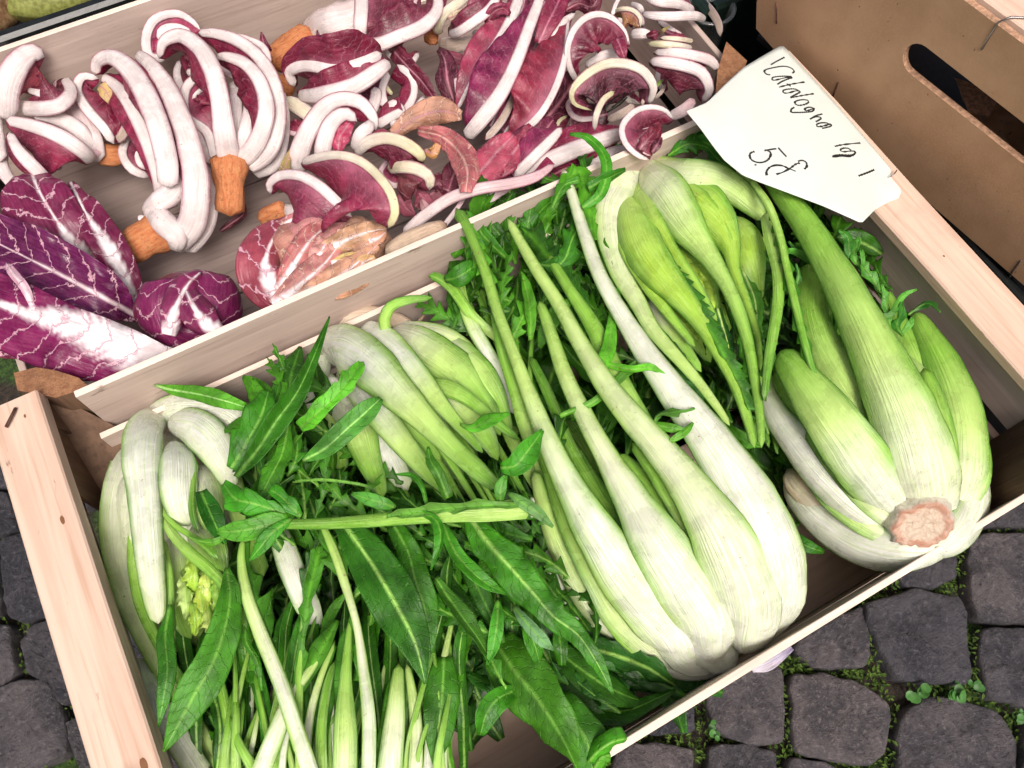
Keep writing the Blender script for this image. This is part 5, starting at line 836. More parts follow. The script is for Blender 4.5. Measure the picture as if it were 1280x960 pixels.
for _ in range(10):
    x0, y0 = rs_.uniform(470, 640), rs_.uniform(560, 620); z = rs_.uniform(11, 14); w_ = rs_.uniform(7, 12)
    R(hB, 'F', [(x0-80, y0-120, z, w_*1.3), (x0-40, y0-60, z+.3, w_), (x0, y0, z+.2, w_*.8), (x0+40, y0+70, z, w_*.5)], rs_.choice(['green', 'fresh']))
for rows in ([(640, 740, 10, 40), (600, 670, 14.0, 56), (520, 540, 14.9, 50), (440, 440, 14.8, 30)], [(720, 700, 10, 30), (690, 630, 14.8, 50), (630, 540, 15.5, 50), (540, 400, 15.8, 40), (480, 320, 15.6, 24)], [(800, 700, 10, 30), (790, 620, 14.6, 60), (730, 500, 15.9, 50), (650, 380, 16.4, 34)], [(600, 870, 9.5, 50), (520, 770, 13, 60), (420, 630, 14.3, 50), (340, 500, 14.8, 34)]): R(hC, 'a', rows, 'fresh')
for rows in ([(440, 800, 12.5, 50), (380, 700, 14.6, 70), (320, 600, 15.2, 60), (250, 510, 15.4, 30)], [(500, 790, 12.5, 50), (515, 690, 14.6, 66), (500, 580, 15.2, 56), (470, 480, 15.2, 30)], [(430, 850, 12, 50), (350, 790, 13.8, 60), (270, 700, 14.6, 60), (200, 620, 14.8, 30)], [(530, 820, 12, 50), (590, 740, 12.8, 60), (590, 640, 13.2, 50), (570, 560, 13.2, 26)], [(450, 880, 12.4, 40), (360, 850, 12.2, 60), (270, 790, 12.2, 60), (190, 710, 12.2, 30)]): R(hE, 'c', rows, 'fresh')
for rows in ([(600, 120, 13.2, 60), (640, 220, 15.4, 60), (700, 330, 15.8, 50), (780, 440, 15.8, 34), (850, 560, 15.4, 20)], [(540, 200, 13, 40), (560, 320, 15, 50), (620, 430, 15.2, 44), (700, 540, 15.2, 34), (780, 640, 15, 20)], [(690, 110, 14, 50), (790, 170, 15.8, 60), (860, 240, 15.8, 44), (900, 320, 15.4, 24)]): R(hD, 'b', rows, 'yell')

filler(hF, [(300, 560), (420, 600), (520, 680), (470, 780), (330, 700)], 22, (13.5, 16.2), 95, 50, seed=61, ln=(60, 120), wd=(8, 15), cols=LEAFC)
filler(hF, [(440, 660), (620, 660), (720, 740), (660, 830), (520, 800)], 22, (13, 16), 125, 40, seed=62, ln=(70, 140), wd=(9, 18), cols=LEAFC)
filler(hB, [(280, 480), (380, 450), (400, 600), (300, 640)], 14, (14.5, 16.6), 80, 60, seed=63, ln=(50, 100), wd=(8, 16), cols=LEAFC)
filler(hC, [(600, 280), (700, 230), (730, 420), (660, 470)], 16, (13.5, 15.6), 110, 60, seed=64, ln=(50, 90), wd=(9, 16), cols=LEAFC)
# ================================================================ red radicchio
RW, RI, CR, CD, CP = '#e2dad8', '#d6d1b8', '#6e1030', '#440a1e', '#a3566a'
def TR(parent, crop, rows, bl=None, br=None, al=(-25, -60), ar=None, kind='w', col=None, thick=.27, broll=0, mat='rleaf', ed=None, lobes=None, ruf=(.14, .5), cr_=(.14, .8), **k):
    """late Treviso leaf: fat white rib with a crimson blade along one or both sides"""
    sty = dict(w=[(0, RW), (1, RW)], i=[(0, RW), (.5, RI), (1, '#cfcf9c')], p=[(0, RW), (1, '#c9a0a8')], d=[(0, '#b9aa9a'), (1, '#a09080')], y=[(0, '#cfc9a6'), (.5, RI), (1, RI)])[kind]
    rows = [(a_, b_, c_, d_*(.84-.10*i_/len(rows))) for i_, (a_, b_, c_, d_) in enumerate(rows)]; al = (al[0]*.6, al[1]*.7) if al[1] < 0 else al
    if bl or br: k.setdefault('line', [(0, '#dcc4c8'), (.3, '#b06a80'), (1, '#8c3450')])
    r = rib('leaf_rib', parent, crop, rows, sty, [(0, '#e0d2d4'), (1, '#d8bfc6')] if kind != 'i' else [(0, '#e0dcd0'), (1, '#c8c890')], thick=thick, mat='rrib', ecol_w=5, capr=k.pop('capr', (.5, .5)), **k)
    z_ = [0]*len(rows); bl = bl and [x*1.35 for x in bl]; br = br and [x*1.35 for x in br]
    if bl or br:
        c = col or random.choice([CR, '#64102c', '#781638', '#540c24'])
        blade('leaf_blade', r, crop, [(a, b, c_-.05, 0) for a, b, c_, _ in rows], bl or z_, br or z_, c, edge=ed or c, al=al, ar=ar or al, ruffle=ruf, crumple=cr_, mat=mat, roll=broll, m=9, lobes=lobes, near=[(0, '#b07488'), (1, '#7c2a46')])
    return r
def root(parent, crop, rows, dark=False): return rib('root', parent, crop, rows, '#b0703c', thick=.42, mat='root', lump=.16, ridge=.07, capr=(.12, .3), k=16, flat=2.6)
def rad(label, c, z=5, name='radicchio', cat='radicchio', group='curled red radicchio'): return thing(name, label, cat, tuple(P(*c, z)[0]), group)
# --- 2: big curved one with the orange root
a = rad('radicchio with long bent white ribs and a thick orange root pointing lower left', (190, 250))
root(a, 'l', [(338, 888, 8.6, 92), (400, 850, 9.2, 104), (470, 805, 9.8, 112), (545, 765, 10, 120), (570, 745, 10, 70)])
TR(a, 'l', [(620, 840, 8.4, 60), (680, 760, 9.8, 74), (702, 670, 10.6, 64), (695, 590, 10.8, 50), (672, 540, 10.8, 26)])
TR(a, 'l', [(560, 700, 9.4, 90), (540, 600, 12.2, 76), (495, 470, 13.6, 70), (440, 360, 14, 64), (390, 290, 13.8, 52), (340, 255, 13.2, 40)], bl=[10, 30, 40, 50, 50, 20], br=[5, 26, 40, 50, 44, 20])
TR(a, 'l', [(575, 830, 9, 90), (640, 740, 11.6, 110), (655, 620, 13.4, 108), (635, 500, 14.6, 100), (600, 390, 15.2, 92), (555, 290, 15.4, 84), (500, 215, 15.2, 68), (455, 178, 14.6, 44)], bl=[0, 10, 40, 60, 60, 60, 50, 10], al=(-40, -80))
TR(a, 'l', [(500, 700, 10, 70), (545, 740, 11.4, 100), (590, 790, 11, 90), (585, 835, 9.6, 50)], thick=.42); TR(a, 'l', [(490, 715, 10.4, 50), (520, 680, 11.6, 80), (575, 640, 12.4, 96), (610, 560, 12.6, 70)], thick=.4)
TR(a, 'l', [(562, 628, 13.6, 76), (555, 540, 15.0, 86), (530, 430, 15.9, 92), (490, 325, 16.2, 92), (430, 230, 16.1, 84), (370, 190, 15.6, 66), (325, 205, 14.8, 52), (316, 250, 13.8, 36)], bl=[0, 10, 26, 50, 70, 90, 90, 30], br=[0, 20, 40, 50, 40, 20, 4, 0], al=(-50, -90), capr=(.05, .5), ar=(-20, -60))
TR(a, 'l', [(478, 720, 10.6, 40), (470, 740, 10.8, 30)])
b = rad('small tight curl with yellowish dried heart, left of the bent white ribs', (120, 130))
TR(b, 'l', [(380, 480, 11.2, 30), (345, 425, 12.2, 40), (290, 365, 12.8, 46), (256, 300, 13, 42), (275, 255, 13.2, 36), (330, 262, 12.8, 26)], br=[10, 50, 80, 90, 60, 10], al=(-10, -40), ruf=(.3, .7)); TR(b, 'l', [(400, 300, 12, 20), (430, 380, 11.8, 40), (400, 460, 11.2, 36), (340, 450, 10.6, 26)], kind='d', br=[10, 40, 40, 10], mat='dry', col='#8a6a3a')
LF(b, 'l', [(330, 285, 13.2), (350, 300, 13.4), (380, 350, 12.8)], [12, 26, 12], col='#b59a62', mat='dry'); TR(b, 'l', [(270, 350, 10, 50), (300, 440, 11, 60), (320, 530, 10.6, 50)], kind='p')
c = rad('small crimson roll with a white ring edge under the bent white ribs', (170, 195))
TR(c, 'l', [(500, 590, 8.4, 26), (440, 565, 9.4, 36), (408, 510, 9.8, 36), (430, 450, 10, 30), (470, 400, 10, 20)], br=[10, 60, 90, 80, 20], al=(-5, -30)); TR(c, 'l', [(500, 560, 9, 20), (470, 550, 9.8, 24), (458, 515, 10, 22), (480, 495, 10, 18)], br=[8, 24, 30, 10])
# --- 1: far left
a = rad('radicchio with looping ribs at the left frame edge, dark root end to the right', (40, 130))
root(a, 'l', [(410, 510, 9, 60), (370, 515, 9.4, 76), (320, 510, 9.6, 80)])
TR(a, 'l', [(20, 460, 11, 50), (0, 540, 11.8, 60), (30, 600, 11.6, 50), (60, 640, 11, 26)]); TR(a, 'l', [(330, 540, 10, 60), (300, 450, 11.4, 86), (240, 340, 12.2, 90), (180, 270, 12.4, 60)], kind='p')
TR(a, 'l', [(320, 540, 10, 50), (270, 440, 12, 66), (180, 390, 12.8, 60), (100, 380, 13, 40)])
TR(a, 'l', [(310, 540, 10.6, 50), (270, 500, 12.6, 62), (200, 455, 13.6, 66), (110, 420, 14, 58), (20, 400, 13.8, 44)], bl=[20, 70, 110, 90, 20], al=(-15, -50))
TR(a, 'l', [(160, 600, 12, 44), (110, 555, 13.4, 56), (60, 500, 14, 50), (30, 440, 14, 30)], bl=[10, 30, 30, 10], br=[4, 14, 20, 6])
TR(a, 'l', [(70, 360, 12.6, 56), (140, 362, 14, 62), (200, 350, 14.3, 60), (236, 310, 14, 54), (215, 260, 13.4, 40)], bl=[10, 40, 80, 60, 20], al=(5, -20)); TR(a, 'l', [(90, 300, 13.8, 20), (140, 312, 14.6, 34), (185, 318, 14.6, 34), (205, 300, 14.2, 20)], bl=[6, 26, 30, 10])
TR(a, 'l', [(20, 400, 13, 80), (22, 300, 15, 100), (55, 220, 16.1, 96), (105, 175, 16.3, 76), (150, 190, 15.6, 50)], br=[10, 40, 90, 120, 110], al=(-20, -60), col='#8c3a44')
TR(a, 'l', [(-60, 140, 13, 60), (0, 165, 14.2, 64), (50, 215, 14.4, 50)], br=[40, 60, 30]); TR(a, 'l', [(-40, 300, 12.4, 80), (-30, 420, 13, 90), (0, 540, 12.4, 60)])
# --- 3
a = rad('upright looping radicchio with its orange root pointing straight down', (280, 130))
root(a, 'l', [(768, 722, 10.2, 84), (768, 660, 10.9, 96), (766, 600, 11.4, 106), (765, 555, 11.8, 120), (765, 535, 11.6, 80)]); LF(a, 'l', [(735, 770, 6), (770, 745, 6.4), (810, 715, 6.6), (815, 680, 6.4)], [6, 14, 12, 4], col='#3c1018', mat='rleaf')
TR(a, 'l', [(840, 575, 10, 60), (910, 545, 10.8, 62), (938, 470, 11.6, 60), (948, 380, 12, 44), (940, 300, 12, 26)]); TR(a, 'l', [(700, 545, 11, 46), (655, 450, 12.4, 46), (622, 350, 12.8, 40), (590, 250, 12.8, 34), (600, 200, 12.6, 22)], br=[10, 30, 50, 50, 20])
TR(a, 'l', [(720, 540, 11.4, 40), (690, 440, 12.6, 40), (625, 390, 13.2, 40), (618, 300, 13.5, 40), (660, 258, 13.6, 36), (710, 280, 13.2, 24)], br=[10, 60, 90, 100, 80, 30], al=(0, -35)); TR(a, 'l', [(640, 330, 13.4, 14), (670, 300, 13.8, 18), (705, 305, 13.8, 16), (712, 350, 13.6, 12)], br=[10, 34, 40, 30], al=(5, -10))
TR(a, 'l', [(620, 240, 13.6, 30), (650, 240, 14, 26), (675, 210, 14, 22), (640, 180, 13.8, 16)], bl=[20, 50, 50, 20]); TR(a, 'l', [(790, 480, 12.2, 50), (785, 400, 13.4, 56), (785, 320, 13.6, 48), (775, 270, 13.2, 26)]); TR(a, 'l', [(800, 510, 12.4, 50), (818, 440, 13.8, 56), (832, 370, 14, 52), (825, 310, 13.6, 30)])
TR(a, 'l', [(560, 190, 13.4, 30), (500, 190, 14, 38), (488, 120, 14.6, 40), (520, 62, 14.9, 38), (590, 45, 15, 34), (640, 70, 14.9, 26), (668, 100, 14.6, 14)], br=[10, 60, 80, 80, 80, 60, 20], al=(5, -35), col='#8c2048'); TR(a, 'l', [(545, 150, 14, 34), (545, 110, 14.6, 50), (590, 95, 14.8, 40), (640, 110, 14.6, 26)])
TR(a, 'l', [(820, 560, 11.2, 70), (895, 500, 12.6, 74), (925, 400, 13.8, 72), (915, 290, 14.6, 66), (870, 200, 15, 60), (800, 140, 15.2, 54), (720, 112, 15, 46), (660, 110, 14.6, 30)], bl=[0, 10, 30, 50, 60, 60, 60, 20], al=(-20, -60))
TR(a, 'l', [(800, 545, 11.8, 70), (860, 470, 13.6, 72), (888, 370, 15, 70), (870, 280, 15.6, 64), (820, 215, 15.8, 56), (760, 190, 15.6, 44), (720, 190, 15, 26)], bl=[0, 20, 50, 70, 80, 60, 20], al=(-20, -60))
TR(a, 'l', [(765, 540, 12.0, 96), (748, 440, 14.6, 88), (735, 340, 16.0, 80), (710, 240, 16.6, 78), (665, 160, 16.8, 72), (600, 118, 16.6, 62), (545, 140, 16, 46), (530, 195, 15, 26)], bl=[0, 14, 30, 60, 90, 100, 80, 20], al=(-40, -80)); LF(a, 'l', [(895, 175, 14), (880, 145, 14.8), (870, 108, 15)], [16, 14, 2], col='#4c0d24', mat='rleaf')
TR(a, 'l', [(840, 235, 14.6, 20), (890, 215, 14.9, 30), (880, 160, 15, 30), (830, 130, 15, 24), (780, 115, 14.8, 18)], bl=[10, 20, 30, 20, 10])
# --- 4: top
a = rad('radicchio at the top edge with a pale trimmed heart and brown root pointing left', (450, 30))
root(a, 'm', [(48, 205, 10, 70), (90, 185, 10.6, 100), (140, 160, 11, 110), (185, 135, 11, 110), (200, 125, 11, 60)])
rib('trimmed_heart', a, 'm', [(180, 130, 9.5, 80), (240, 95, 12.2, 130), (320, 70, 13.2, 140), (400, 30, 13, 90)], RW, '#dccbc8', thick=.36, mat='rrib', lump=.08)
TR(a, 'm', [(300, 150, 12.4, 50), (400, 150, 13.8, 56), (480, 120, 14.2, 56), (560, 85, 14.4, 60), (605, 30, 14.4, 50), (600, -40, 14, 40)], bl=[10, 40, 70, 80, 50, 20], al=(-5, -40)); TR(a, 'm', [(345, 150, 12.6, 44), (348, 80, 14.4, 56), (352, 0, 14.8, 60), (340, -60, 14.6, 50)], br=[10, 60, 120, 80], al=(-10, -30), col='#5e2030')
for q in ([(390, 130), (430, 80), (490, 30), (520, -20)], [(370, 110), (400, 40), (440, -10)], [(560, 60), (530, 20), (540, -20)], [(420, 140), (480, 100), (520, 40)]): TR(a, 'm', [(x, y, 13.6+.2*i, 16) for i, (x, y) in enumerate(q)], bl=[10]+[30]*(len(q)-2)+[10], br=[10]+[26]*(len(q)-2)+[10], kind='p')
LF(a, 'm', [(225, 200, 12), (215, 150, 13.8), (205, 100, 14.6)], [20, 18, 3], col='#4c0d24', mat='rleaf')
# --- 5: behind
a = rad('radicchio with two stacked horizontal ribs, just below the pale trimmed heart', (410, 110))
root(a, 'm', [(50, 270, 9.4, 60), (90, 285, 10, 70), (130, 300, 10, 60)])
for q, w_ in [([(430, 360), (420, 300), (440, 240)], 34), ([(380, 380), (400, 320), (395, 290)], 50), ([(480, 400), (525, 320), (520, 260), (470, 215)], 32), ([(450, 420), (480, 370), (440, 340)], 50), ([(400, 420), (450, 390), (490, 370)], 40)]: TR(a, 'm', [(x, y, 11.8+.5*i, w_) for i, (x, y) in enumerate(q)], bl=[10]+[40]*(len(q)-1))
TR(a, 'm', [(230, 430, 11, 50), (180, 385, 12, 60), (130, 350, 12, 62), (92, 335, 11.6, 40)], kind='y')
TR(a, 'm', [(140, 320, 12.4, 40), (220, 315, 14.4, 66), (320, 290, 15.2, 74), (400, 240, 15.4, 66), (446, 205, 15, 46)], bl=[10, 50, 60, 40, 10], al=(10, -10))
TR(a, 'm', [(130, 290, 12.6, 30), (112, 240, 14, 44), (170, 218, 15.2, 52), (270, 232, 15.8, 54), (360, 205, 16, 54), (420, 178, 15.6, 44)], bl=[0, 20, 60, 90, 80, 20], br=[10, 40, 40, 30, 20, 10], al=(30, 20), ar=(-10, -50))
LF(a, 'm', [(220, 210, 15.4), (290, 170, 16.2), (352, 145, 16.4)], [24, 46, 12], col='#5e0f2a', mat='rleaf'); LF(a, 'm', [(460, 170, 12.6), (500, 215, 13.2), (560, 280, 13), (606, 345, 12)], [26, 30, 26, 14], col='#5a1028', mat='rleaf', mid='#c08a9a'); LF(a, 'm', [(660, 340, 12.4), (640, 270, 13.6), (630, 200, 14), (610, 165, 13.6)], [30, 44, 30, 10], col='#3c0b1c', mat='rleaf')
TR(a, 'm', [(680, 330, 13, 30), (672, 270, 13.8, 30), (668, 230, 13.8, 20)], kind='p'); LF(a, 'm', [(620, 170, 12.5), (690, 200, 13.5), (740, 190, 13.5)], [10, 24, 10], col='#7a3a48', mat='rleaf')
# --- 6: front curl with large crimson discs
a = rad('radicchio showing two big crimson fans rimmed by white ribs, small orange root at left', (420, 215))
root(a, 'p', [(28, 748, 10, 66), (70, 722, 10.6, 92), (130, 695, 11, 110), (165, 688, 11, 80)]); rib('neck', a, 'p', [(150, 690, 10.5, 60), (200, 705, 11.4, 70), (260, 740, 11, 40)], RW, thick=.4, mat='rrib')
TR(a, 'p', [(220, 500, 12.4, 110), (235, 380, 14.4, 130), (290, 250, 15.8, 120), (370, 140, 16.4, 108), (460, 100, 16.5, 100), (555, 120, 16.3, 96), (620, 190, 15.7, 80), (640, 270, 14.8, 40)], br=[0, 10, 20, 40, 60, 80, 60, 20], al=(-30, -60))
TR(a, 'p', [(350, 430, 14.4, 110), (365, 320, 15.8, 110), (410, 220, 16.5, 104), (480, 180, 16.5, 90), (540, 220, 16, 60)], br=[10, 40, 90, 110, 70], al=(-20, -40), cr_=(.3, 1.4)); TR(a, 'p', [(530, 380, 14.4, 80), (560, 290, 15.8, 90), (600, 250, 16, 80), (610, 215, 15.8, 40)])
LF(a, 'p', [(440, 380, 15.2), (450, 300, 15.9), (500, 230, 16.1)], [30, 50, 30], col='#a03050', mat='rleaf', crumple=(.4, 1.5)); LF(a, 'p', [(620, 290, 14.6), (680, 280, 14.8), (720, 300, 14.4)], [10, 20, 10], col='#8c3048', mat='rleaf')
TR(a, 'p', [(700, 470, 13.2, 70), (780, 462, 14.4, 86), (860, 475, 14.7, 90), (925, 520, 14.4, 80), (925, 590, 13.4, 50)], br=[10, 70, 130, 150, 100], al=(-10, -50), kind='y', col='#5a2a2c'); TR(a, 'p', [(530, 400, 14, 60), (590, 335, 15.4, 84), (690, 310, 16, 84), (790, 335, 15.9, 86), (870, 390, 15.3, 80), (895, 440, 14.4, 50)], br=[10, 70, 120, 120, 80, 20], al=(-20, -50), kind='i')
LF(a, 'p', [(130, 600, 12.6), (150, 480, 14), (190, 370, 14.4)], [20, 30, 14], col='#8a7a48', mat='dry')
TR(a, 'p', [(240, 445, 15.2, 40), (330, 412, 16.6, 56), (440, 400, 17.4, 60), (550, 430, 17.7, 64), (650, 510, 17.7, 68), (720, 610, 17.3, 70), (740, 710, 16.6, 66), (705, 790, 15.6, 50)], br=[30, 110, 190, 270, 310, 310, 230, 50], al=(12, -24), kind='i', ruf=(.06, .4), cr_=(.25, .6), col='#7a1f3c')
TR(a, 'p', [(510, 730, 14.8, 50), (420, 640, 15.8, 72), (330, 560, 16.3, 76), (230, 510, 16.2, 70), (130, 510, 15.5, 66), (72, 555, 14.7, 52), (80, 610, 13.8, 34)], bl=[30, 130, 190, 180, 140, 80, 20], al=(12, -30), ruf=(.06, .4), cr_=(.2, .8), col='#6a1836')
for q, w_ in [([(830, 560), (900, 640), (930, 700)], 40), ([(900, 600), (960, 560), (1010, 600)], 46), ([(760, 600), (800, 680), (850, 720)], 50), ([(960, 500), (1010, 560), (1040, 640)], 40)]: LF(a, 'p', [(x, y, 12.4) for x, y in q], [10, w_, 12], col=random.choice(['#6a1836', '#8c4a58', '#4c1022']), mat='rleaf')
LF(a, 'p', [(880, 640, 13), (900, 680, 13.4), (915, 700, 13)], [10, 26, 8], col='#c9a0a0', mat='rleaf')
# --- 7 top centre
a = rad('curled radicchio at the top edge with a crumpled dark tip, left of the long leaves', (590, 20))
root(a, 'r', [(-30, 240, 10, 50), (0, 225, 10.6, 90), (40, 225, 10.8, 90)])
TR(a, 'r', [(40, 270, 10.5, 90), (140, 270, 12.2, 110), (240, 255, 12.6, 90), (330, 220, 12.6, 60)], kind='d'); TR(a, 'r', [(40, 210, 11.5, 70), (40, 140, 13, 76), (90, 70, 14, 76), (170, 10, 14.4, 70), (240, -50, 14, 60)], kind='y'); TR(a, 'r', [(240, 200, 12.8, 50), (310, 200, 13.4, 60), (380, 180, 13.4, 40)])
TR(a, 'r', [(100, 210, 13, 50), (170, 185, 14.6, 70), (250, 130, 15.4, 76), (330, 70, 15.8, 74), (380, 0, 15.8, 70), (400, -60, 15.4, 50)], bl=[30, 60, 70, 60, 40, 20], al=(10, -20), br=[4, 10, 14, 20, 30, 20]); LF(a, 'r', [(330, 150, 14.6), (360, 80, 15.8), (420, 50, 16), (470, 80, 15.4)], [20, 40, 36, 8], col='#7a2a44', mat='rleaf', crumple=(.4, 1.5))
LF(a, 'r', [(220, 80, 14.6), (250, 30, 15), (300, -20, 15)], [20, 40, 20], col='#8c4858', mat='rleaf'); LF(a, 'r', [(100, 110, 14), (150, 90, 14.2), (210, 60, 14)], [14, 26, 12], col='#b8a88c', mat='dry'); LF(a, 'r', [(-20, 60, 13), (40, 20, 13.6), (80, -40, 13.4)], [20, 40, 20], col='#6a1836', mat='rleaf')
# --- 8 long leaves bundle
a = rad('bundle of long flat crimson leaves with cream ribs, running from the top edge down left', (650, 90))
for q in ([(350, 760), (470, 560), (560, 380), (620, 200), (680, 0)], [(430, 800), (560, 640), (640, 440), (700, 260), (760, 60)], [(300, 560), (400, 360), (500, 160), (560, -20)], [(640, 300), (700, 200), (740, 100), (800, -20)]):
    TR(a, 'r', [(x, y, 12.0+.3*i, 20) for i, (x, y) in enumerate(q)], bl=[20]+[70]*(len(q)-1), br=[20]+[70]*(len(q)-1), kind='p', col='#4c0d24', al=(10, -10))
TR(a, 'r', [(150, 660, 12.6, 26), (220, 520, 13.8, 30), (310, 350, 14.4, 34), (400, 230, 14.6, 56), (480, 100, 14.8, 90), (530, -30, 14.8, 90)], bl=[10, 60, 90, 90, 60, 20], br=[6, 20, 20, 14, 10, 0], al=(5, -20), kind='w', col='#8c2c48')
TR(a, 'r', [(320, 840, 12.8, 50), (420, 720, 13.4, 60), (500, 560, 13.8, 50), (580, 400, 13.8, 30), (640, 220, 13.6, 20)], bl=[10, 30, 50, 60, 30], kind='d')
TR(a, 'r', [(480, 830, 13, 50), (620, 720, 14.4, 56), (710, 590, 15, 56), (770, 450, 15.2, 56), (800, 320, 15.2, 46), (810, 200, 15, 30), (820, 100, 14.8, 20)], bl=[30, 150, 210, 210, 150, 80, 20], al=(15, -15), cr_=(.35, .8), col='#7a2034', br=[2, 3, 4, 4, 4, 2, 0])
TR(a, 'r', [(700, 280, 14, 50), (730, 200, 14.8, 60), (790, 130, 15, 56), (860, 80, 14.8, 30)]); LF(a, 'r', [(640, 260, 15), (690, 150, 15.8), (740, 50, 16), (780, -40, 15.8)], [30, 60, 70, 50], col='#6d1634', mat='rleaf', mid='#b06a80', wr=[30, 56, 66, 50])
TR(a, 'r', [(200, 830, 13.4, 90), (300, 710, 15.2, 116), (400, 580, 16, 112), (470, 450, 16.3, 106), (530, 310, 16.5, 100), (580, 170, 16.6, 92), (630, 40, 16.6, 84), (660, -60, 16.4, 70)], bl=[10, 100, 150, 160, 130, 80, 40, 20], al=(0, -25), kind='w', thick=.26, col='#6d1440', br=[0, 4, 8, 10, 12, 10, 8, 4])
# loose leaves in front of it
def rl(label, crop, rows, bl=None, br=None, **k):
    t = thing('radicchio_leaf', label, 'leaf', tuple(P(*px(crop, rows[1][0], rows[1][1]), 10)[0]), 'loose radicchio leaves'); TR(t, crop, rows, bl, br, **k); return t
rl('long thin whitish rib lying along the middle wall, its reddish tip to the right', 'm', [(490, 780, 12.6, 36), (560, 720, 14.2, 46), (650, 660, 15.2, 50), (750, 628, 15.8, 50), (850, 612, 16.2, 50), (930, 590, 16.6, 46), (995, 548, 16.6, 24)], bl=[0, 0, 0, 0, 0, 14, 30], kind='p')
rl('pale rib with a crimson blade just above the long whitish one', 'm', [(860, 590, 13.4, 44), (930, 520, 14.6, 46), (990, 460, 15, 44), (1020, 425, 14.8, 26)], bl=[20, 60, 60, 10], col='#7a2048'); rl('pinkish narrow leaf rib crossing under the long whitish one', 'm', [(730, 700, 13.6, 36), (790, 655, 14.2, 40), (850, 620, 14.2, 30)], kind='p'); rl('thin short rib half hidden below the long whitish one', 'm', [(620, 760, 13, 20), (660, 710, 13.8, 22), (700, 650, 14, 16)], kind='p')
rl('thick white stalk with a dark slit, leading to the small crimson disc', 'm', [(880, 600, 12.6, 50), (960, 545, 13.8, 70), (1060, 500, 14.4, 74), (1160, 465, 14.6, 70), (1230, 440, 14, 50)], bl=[20, 60, 70, 60, 20], br=[10, 30, 40, 40, 10], al=(-40, -60)); rl('white stalk under the small crimson disc, beside the middle wall', 'm', [(1100, 560, 12.4, 44), (1170, 520, 13.4, 60), (1240, 500, 13.4, 50)])
LFR = lambda lab, crop, q, w_, z, c_, mat='rleaf', **k: (lambda o: (o.__setitem__('label', lab), o.__setitem__('category', 'leaf'), o.__setitem__('group', 'loose radicchio leaves')))(LF(None, crop, [(x, y, z+.25*i) for i, (x, y) in enumerate(q)], w_, name='radicchio_leaf', mat=mat, col=c_, **k))
LFR('withered tan leaf with a rolled top at the foot of the long crimson leaves', 'm', [(455, 450), (530, 395), (610, 370), (685, 385)], [20, 40, 50, 16], 14.4, '#a87862', 'dry', crumple=(.3, 1.2), al=(10, -40)); LFR('withered pink leaf curling downwards beside the brown shreds', 'm', [(540, 435), (620, 455), (680, 510), (705, 570), (700, 640)], [14, 34, 46, 44, 20], 15.2, '#a0525a', 'dry', mid='#d8a8a0', crumple=(.35, 1.3))
LFR('rusty pink crumpled leaf at the base of the long crimson leaves', 'm', [(700, 620), (760, 560), (810, 500), (860, 450)], [40, 60, 50, 20], 14.2, '#9a3a50', 'rleaf', crumple=(.35, 1.2)); LFR('second rusty pink leaf, right of the crumpled one', 'm', [(760, 600), (830, 540), (880, 480), (920, 420)], [20, 44, 40, 14], 14.0, '#8a2c44', 'rleaf', crumple=(.3, 1.2))
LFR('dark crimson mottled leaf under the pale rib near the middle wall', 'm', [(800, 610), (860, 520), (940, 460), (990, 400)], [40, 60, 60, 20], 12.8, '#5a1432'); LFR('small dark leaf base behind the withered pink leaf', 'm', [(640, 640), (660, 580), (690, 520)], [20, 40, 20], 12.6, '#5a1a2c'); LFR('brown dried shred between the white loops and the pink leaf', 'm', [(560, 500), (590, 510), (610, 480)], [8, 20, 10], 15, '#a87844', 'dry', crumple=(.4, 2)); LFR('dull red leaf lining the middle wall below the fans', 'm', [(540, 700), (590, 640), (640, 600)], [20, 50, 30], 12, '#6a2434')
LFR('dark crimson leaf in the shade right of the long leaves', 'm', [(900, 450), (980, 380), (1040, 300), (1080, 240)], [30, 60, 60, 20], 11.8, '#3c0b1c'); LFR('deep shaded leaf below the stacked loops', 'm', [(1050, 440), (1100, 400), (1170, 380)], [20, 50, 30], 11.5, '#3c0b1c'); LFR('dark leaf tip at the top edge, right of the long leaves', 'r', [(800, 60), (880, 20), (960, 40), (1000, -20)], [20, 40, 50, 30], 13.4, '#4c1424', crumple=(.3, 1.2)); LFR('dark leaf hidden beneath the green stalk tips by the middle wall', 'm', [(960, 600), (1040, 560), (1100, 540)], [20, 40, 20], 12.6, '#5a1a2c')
rib('loose_root', None, 'm', [(430, 850, 13.4, 60), (520, 800, 14.6, 70), (600, 765, 15.2, 56), (636, 745, 15, 30)], [(0, '#cbb8a0'), (.85, '#c4ab90'), (1, '#7a4830')], mat='rrib', thick=.42, lump=.08); o = bpy.data.objects['loose_root']; o['label'] = 'tan trimmed stalk stub with a brown tip resting on the middle wall'; o['category'] = 'stub'
